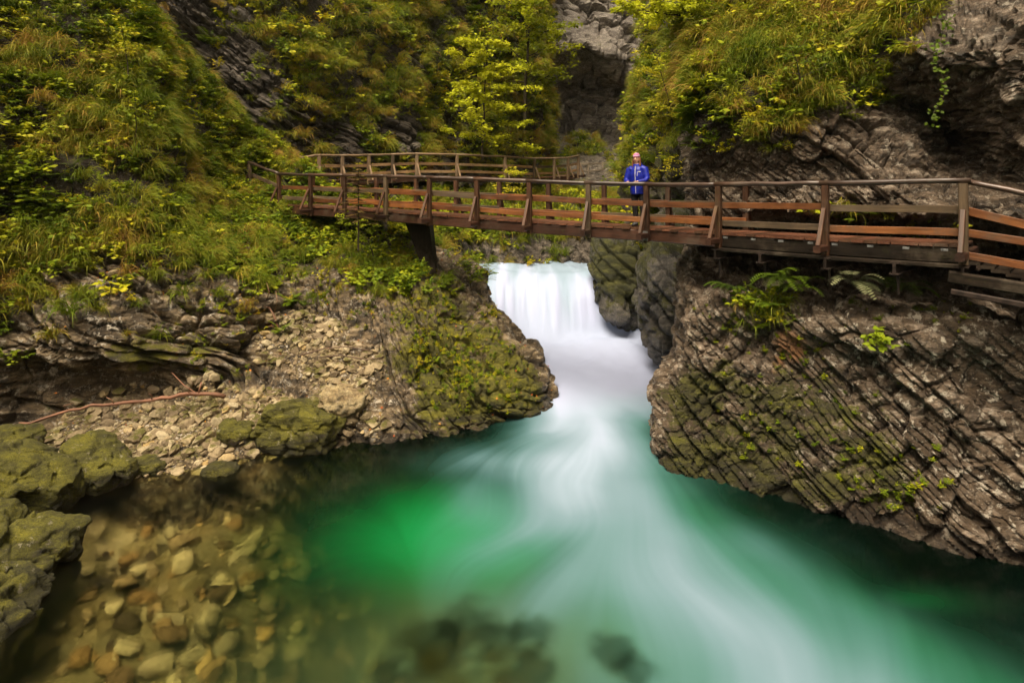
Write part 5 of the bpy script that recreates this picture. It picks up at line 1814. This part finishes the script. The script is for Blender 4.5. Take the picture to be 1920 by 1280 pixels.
dl = scatter('rocky_river_bank', 6500, (0.32, 0.48, 0.08, 0.12), 0.5, 1.1, 601)
dl = split_big(dl, 130, 'left bank', [('grass_tuft', 'arching green and straw tussock', 'grass'), ('leafy_shrub', 'low green leafy shrub', 'shrub'), ('yellow_shrub', 'yellow-leaved shrub', 'shrub'), ('fern', 'green fern', 'fern')], 1)
plant_cover('bank_undergrowth', 'dense green and yellow undergrowth covering the slope above the gravel bank', dl)
df = scatter('gorge_slope', 8500, (0.38, 0.28, 0.29, 0.05), 0.75, 1.5, 611)
df = split_big(df, 70, 'boardwalk slope', [('grass_tuft', 'hanging straw-green tussock', 'grass'), ('leafy_shrub', 'green leafy cliff shrub', 'shrub'), ('yellow_shrub', 'yellow autumn cliff shrub', 'shrub'), ('fern', 'green cliff fern', 'fern')], 2)
plant_cover('slope_undergrowth', 'yellow-green autumn undergrowth hanging over the slope above the boardwalk', df)
dr = scatter('gorge_wall', 2000, (0.42, 0.42, 0.10, 0.06), 0.5, 1.1, 621)
dr = split_big(dr, 70, 'wall ledge', [('grass_tuft', 'brownish-green tussock hanging on the wall', 'grass'), ('leafy_shrub', 'green leafy wall shrub', 'shrub'), ('yellow_shrub', 'yellowish wall shrub', 'shrub'), ('fern', 'green wall fern', 'fern')], 3)
plant_cover('ledge_undergrowth', 'grass and leafy undergrowth overhanging the rock wall above the bridge', dr)
ds = scatter('overgrown_spur', 2000, (0.30, 0.42, 0.24, 0.04), 0.7, 1.4, 631)
plant_cover('spur_undergrowth', 'green undergrowth clothing the spur behind the person on the bridge', ds)
dm = scatter('path_mound', 420, (0.4, 0.3, 0.3, 0.0), 0.8, 1.5, 641)
plant_cover('mound_undergrowth', 'yellowish undergrowth on the mound beside the distant path', dm)


# ---- small cushions and sprigs on the mossy rock
def cushions(name, land_name, count, lst, seed, label, mixw=(.35, .25, .2, .15, .05)):
    g, nb0, n2, veg, area = LAND[land_name][0]
    r = np.random.default_rng(seed)
    w = blobs(g, lst) * area * in_view(g, 0) * (0.1 + sstep(-0.2, 0.4, fbm(g * 1.6, seed, 3))) * (g[..., 2] > 0.25)
    w = (w / w.sum()).ravel()
    i = r.choice(len(w), count, p=w)
    p, n = g.reshape(-1, 3)[i], n2.reshape(-1, 3)[i]
    yaw = np.arctan2(n[:, 1], n[:, 0]) + r.normal(0, .5, count)
    idx = r.choice([3, 1, 12, 13, 10], count, p=mixw)
    plant_cover(name, label, (p, yaw, r.uniform(.14, .36, count), idx))


cushions('promontory_sprigs', 'rocky_river_bank', 1100, [(P(850, 600, 16.6), 2.2, 1), (P(880, 690, 15.5), 1.9, .8), (P(780, 520, 17.6), 1.3, 1), (P(560, 800, 13.4), .9, .4), (P(660, 560, 17), 1.6, .5), (P(380, 560, 15.6), 1.6, .35), (P(400, 650, 14.6), 1.2, .3)], 651, 'tiny green and yellow sprigs dotting the mossy promontory')
cushions('wall_sprigs', 'gorge_wall', 260, [(P(1500, 760, 11.3), 2.0, 1), (P(1400, 620, 12.2), 1.4, .8), (P(1650, 860, 10.4), 1.3, .7), (P(1700, 560, 10.8), 1.2, .4)], 661, 'tiny green sprigs in the cracks of the mossy wall', (.55, .35, 0.0, 0.0, .1))


# ---- trees and single plants
def tree(name, base, top, spread, nl, leafL, mat, seed, label, cat='tree', limbs=12, trunk_r=0.07, group=None, low=0.25, flat=0.55):
    base, top = np.array(base, float), np.array(top, float)
    H = np.linalg.norm(top - base)
    root = empty(name, base)
    tag(root, label, cat, group)
    wd, cr_ = Foliage(seed), Foliage(seed + 1)
    r = wd.r
    ax = top - base
    bow = np.array([ax[0], ax[1], 0]) * 0.35
    tr = [base + ax * t - bow * math.sin(math.pi * t) * 0.6 + r.normal(0, .02 * H / 4, 3) * (t > 0) for t in np.linspace(0, 1, 9)]
    wd.tube([p - base for p in tr], trunk_r, trunk_r * 0.2, 7)
    tips = []
    for k in range(limbs):
        t = low + (1 - low) * (k + r.random()) / limbs
        i = min(7, int(t * 8))
        p = tr[i] + (tr[i + 1] - tr[i]) * (t * 8 - i)
        az = k * 2.4 + r.normal(0, .4)
        ln = spread * (1.1 - 0.65 * t) * r.uniform(.75, 1.2)
        d = unit([math.cos(az), math.sin(az), r.uniform(.1, .7)])
        q_ = [p]
        for j in range(5):
            q_.append(q_[-1] + d * ln / 5)
            d = unit(d + r.normal(0, .16, 3) + np.array([0, 0, -.06]))
        wd.tube([x - base for x in q_], trunk_r * .38 * (1.2 - t), trunk_r * .08, 4)
        for s in range(5):
            j = 1 + s % 5
            pp = q_[min(j, 5)]
            dd = unit(r.normal(0, 1, 3) * (1, 1, .45) + d * .5)
            l2 = ln * r.uniform(.25, .5)
            e_ = [pp, pp + dd * l2 * .5, pp + dd * l2 + np.array([0, 0, -.08 * l2])]
            wd.tube([x - base for x in e_], trunk_r * .12, trunk_r * .04, 3)
            tips.append((e_, r.random()))
    per = max(1, nl // len(tips))
    for (e_, bv) in tips:
        for j in range(per):
            t = r.uniform(0.1, 1.1)
            p = e_[0] + (e_[2] - e_[0]) * t + r.normal(0, .05 * spread, 3) * (1, 1, .5)
            dd = unit(r.normal(0, 1, 3) * (1, 1, .3) + np.array([0, -.1, -.25]))
            ll = leafL * r.uniform(.6, 1.25)
            cr_.leaf(p - base, dd, unit(np.array([0, -.25, 1]) + r.normal(0, .4, 3)), ll, ll * flat, .15, np.clip(bv * .6 + r.random() * .4, 0, 1))
    wd.obj('trunk', M_BARK, root, smooth=True)
    cr_.obj('crown', mat, root)
    return root


tree('maple_tree', P(905, 300, 31.0), P(915, 75, 30.0), 2.6, 5600, 0.24, M_LIME, 701, 'bright yellow-green slender tree growing out of the slope over the boardwalk', limbs=17, trunk_r=0.07, low=0.12)
tree('beech_tree', P(985, 235, 33.6), P(1000, -40, 32.0), 3.2, 6000, 0.24, M_LIME, 711, 'yellowing tree leaning over the gorge in front of the far cliff', limbs=18, trunk_r=0.12, low=0.25)
tree('beech_tree', P(1335, 40, 16.6), P(1195, 20, 16.0), 1.5, 3600, 0.14, M_LIME, 721, 'yellow-leaved tree reaching out from the right rim over the river', limbs=16, trunk_r=0.07, low=0.3)
tree('hazel_bush', P(1262, 250, 20.0), P(1225, 95, 19.3), 1.3, 1500, 0.12, M_YEL, 731, 'yellow-brown bush hanging from the spur behind the person', 'bush', limbs=14, trunk_r=0.04, low=0.1)
tree('hazel_bush', P(960, 372, 24.8), P(965, 318, 24.3), 0.95, 620, 0.13, M_YEL, 741, 'small yellow bush between bridge and boardwalk railings', 'bush', limbs=10, trunk_r=0.03, low=0.05)
tree('hazel_bush', P(1090, 410, 24.6), P(1085, 352, 24.4), 1.1, 620, 0.13, M_YEL, 751, 'yellow bush seen through the bridge railing above the upper river', 'bush', limbs=10, trunk_r=0.03, low=0.05)
tree('sapling', P(240, 140, 16.6), P(225, 38, 16.2), 0.55, 190, 0.13, M_LEAF, 761, 'pale green sapling standing clear of the slope before the dark rock gully', 'sapling', limbs=8, trunk_r=0.018, low=0.35)
tree('sapling', P(255, 275, 16.2), P(252, 165, 15.8), 0.6, 210, 0.11, M_LEAF, 771, 'thin-stemmed green sapling rising from the middle of the overgrown bank', 'sapling', limbs=8, trunk_r=0.018, low=0.35)
tree('hazel_bush', P(1258, 345, 16.6), P(1262, 290, 16.3), 0.42, 190, 0.09, M_YEL, 781, 'little yellow-leaved bush on the ledge right behind the person', 'bush', limbs=8, trunk_r=0.015, low=0.1)
tree('hazel_bush', P(700, 480, 18.2), P(650, 408, 17.9), 0.8, 620, 0.085, M_YEL, 791, 'yellow-green bush under the bridge beside the pier', 'bush', limbs=10, trunk_r=0.02, low=0.05)
tree('hazel_bush', P(1500, 150, 12.6), P(1480, 85, 12.3), 0.75, 620, 0.065, M_LEAF, 795, 'fine-leaved bush at the lip of the dark overhang above the bridge', 'bush', limbs=10, trunk_r=0.02, low=0.05)
# spruce sapling before the left railing
sp = empty('spruce_sapling', P(672, 470, 17.3))
tag(sp, 'thin dark dead-looking spruce sapling standing before the bridge railing', 'sapling')
wd, cr_ = Foliage(801), Foliage(802)
b0, t0 = np.array(P(672, 470, 17.3)), np.array(P(672, 312, 17.2))
wd.tube([b0 * 0, (t0 - b0) * .5, t0 - b0], 0.03, 0.008, 6)
for k in range(46):
    t = 0.35 + 0.65 * (k / 46)
    p = (t0 - b0) * t
    az = k * 2.4
    ln = 0.62 * (1.15 - t) ** .7 + .05
    d = np.array([math.cos(az), math.sin(az), -.12])
    wd.tube([p, p + d * ln], 0.006, 0.002, 3)
    for j in range(14):
        s_ = (j + 1) / 14
        for sg_ in (-1, 1):
            cr_.leaf(p + d * ln * s_, d * .7 + np.array([-d[1], d[0], 0]) * sg_ + np.array([0, 0, -.2]), (0, 0, 1), .11, .028, .05)
wd.obj('trunk', M_BARK, sp)
cr_.obj('needles', leaf_material('dry_needles', [(0.2, (0.05, 0.04, 0.012)), (0.6, (0.12, 0.075, 0.02)), (0.9, (0.16, 0.12, 0.02))], 0.1), sp)
M_DFERN = leaf_material('dark_fern', [(0.1, (0.02, 0.035, 0.004)), (0.5, G0), (0.9, G1)], 0.15)
# broad leafed plant on the right wall
cl_ = leafy_clump(811, n=70, R=0.34, L=(.12, .19), stems=12, narrow=.55)
o_ = cl_.obj('leafy_plant', leaf_material('bright_leaf', [(0.1, G1), (0.5, G2), (0.9, YG)], 0.25))
o_.location = P(1645, 650, 10.55)
o_.rotation_euler = (0.2, 0.2, math.radians(-110))
tag(o_, 'bright green broad-leaved plant sprouting from a crack in the bedded wall', 'plant')
for (px, py, Y_, s_, lab) in ((1460, 525, 12.0, 1.05, 'large dark fern drooping from the undercut beneath the bridge'), (1500, 540, 11.9, 1.0, 'smaller dark fern below the large fern in the undercut'), (1600, 535, 11.2, 1.15, 'pale frosted-looking fern arching under the bridge'), (1690, 545, 10.9, 0.95, 'low green fern on the lip of the undercut beside the pale fern'), (1370, 545, 12.6, 0.9, 'sparse fern next to the grey lichen rosette under the bridge')):
    ff = fern(int(px), 11, 0.62 * s_, 13, 0.13 * s_, 0.75)
    o_ = ff.obj('hanging_fern', M_DFERN if px != 1600 else leaf_material('pale_fern', [(0.1, (0.10, 0.11, 0.05)), (0.9, (0.22, 0.22, 0.12))], 0.1))
    o_.location = P(px, py, Y_)
    o_.rotation_euler = (0, 0, math.radians(-115))
    tag(o_, lab, 'fern')
# ivy strand
iv, ivl = Foliage(821), Foliage(822)
pv = [np.array(P(1762 + 14 * math.sin(k * 1.3), 20 + 24 * k, 11.35 - 0.03 * k)) for k in range(10)]
root_ = empty('ivy_strand', pv[0])
tag(root_, 'thin strand of ivy hanging down the bare rock over the cave', 'ivy')
iv.tube([p - pv[0] for p in pv], 0.008, 0.004, 4)
for k in range(120):
    t = iv.r.random() * 8.99
    i = int(t)
    ivl.leaf(pv[i] + (pv[i + 1] - pv[i]) * (t - i) - pv[0] + iv.r.normal(0, .06, 3), iv.r.normal(0, 1, 3) + (0, -.3, -.4), (-.4, -1, .5), .08, .07, .1)
iv.obj('stem', M_STEM, root_)
ivl.obj('leaves', M_FERN, root_)
# fallen leaves
lt = Foliage(831)
for k in range(3):
    az = k * 2.1
lt.leaf((-.5, 0, 0), (1, 0, 0.1), (0, 0, 1), 1.0, .7, .1)
g, nb0, n2, veg, area = LAND['rocky_river_bank'][0]
w = area * in_view(g, 0) * (n2[..., 2] > 0.25) * (g[..., 2] > 0.1)
w = (w / w.sum()).ravel()
i = RNG.choice(len(w), 700, p=w)
instancer('leaf_litter', g.reshape(-1, 3)[i] + n2.reshape(-1, 3)[i] * .02, RNG.normal(0, .4, (700, 3)) + np.array([0, 0, 1]) * RNG.uniform(0, 6.28, (700, 1)), RNG.uniform(.04, .085, 700), np.zeros(700, int), [tpl(lt, M_LITTER)], 'red and orange fallen leaves scattered on the left bank', 'leaves')
# ------------------------------------------------------------------ spray-laden air
m, nt, out = newmat('damp_air')
b = NB(nt)
pv_ = b.n('ShaderNodeVolumePrincipled')
pv_.inputs['Color'].default_value = (0.95, 0.93, 0.90, 1)
pv_.inputs['Density'].default_value = 0.0002
pv_.inputs['Anisotropy'].default_value = 0.2
b.link(pv_.outputs[0], out.inputs['Volume'])
hx0, hx1, hy0, hy1, hz0, hz1 = -70, 70, -45, 120, -6, 62
hv = [(x, y, z) for x in (hx0, hx1) for y in (hy0, hy1) for z in (hz0, hz1)]
hz_ = polymesh('haze', hv, [(0, 1, 3, 2), (4, 6, 7, 5), (0, 4, 5, 1), (2, 3, 7, 6), (0, 2, 6, 4), (1, 5, 7, 3)], m, None)
tag(hz_, kind='stuff')
SC.cycles.volume_max_steps = 64
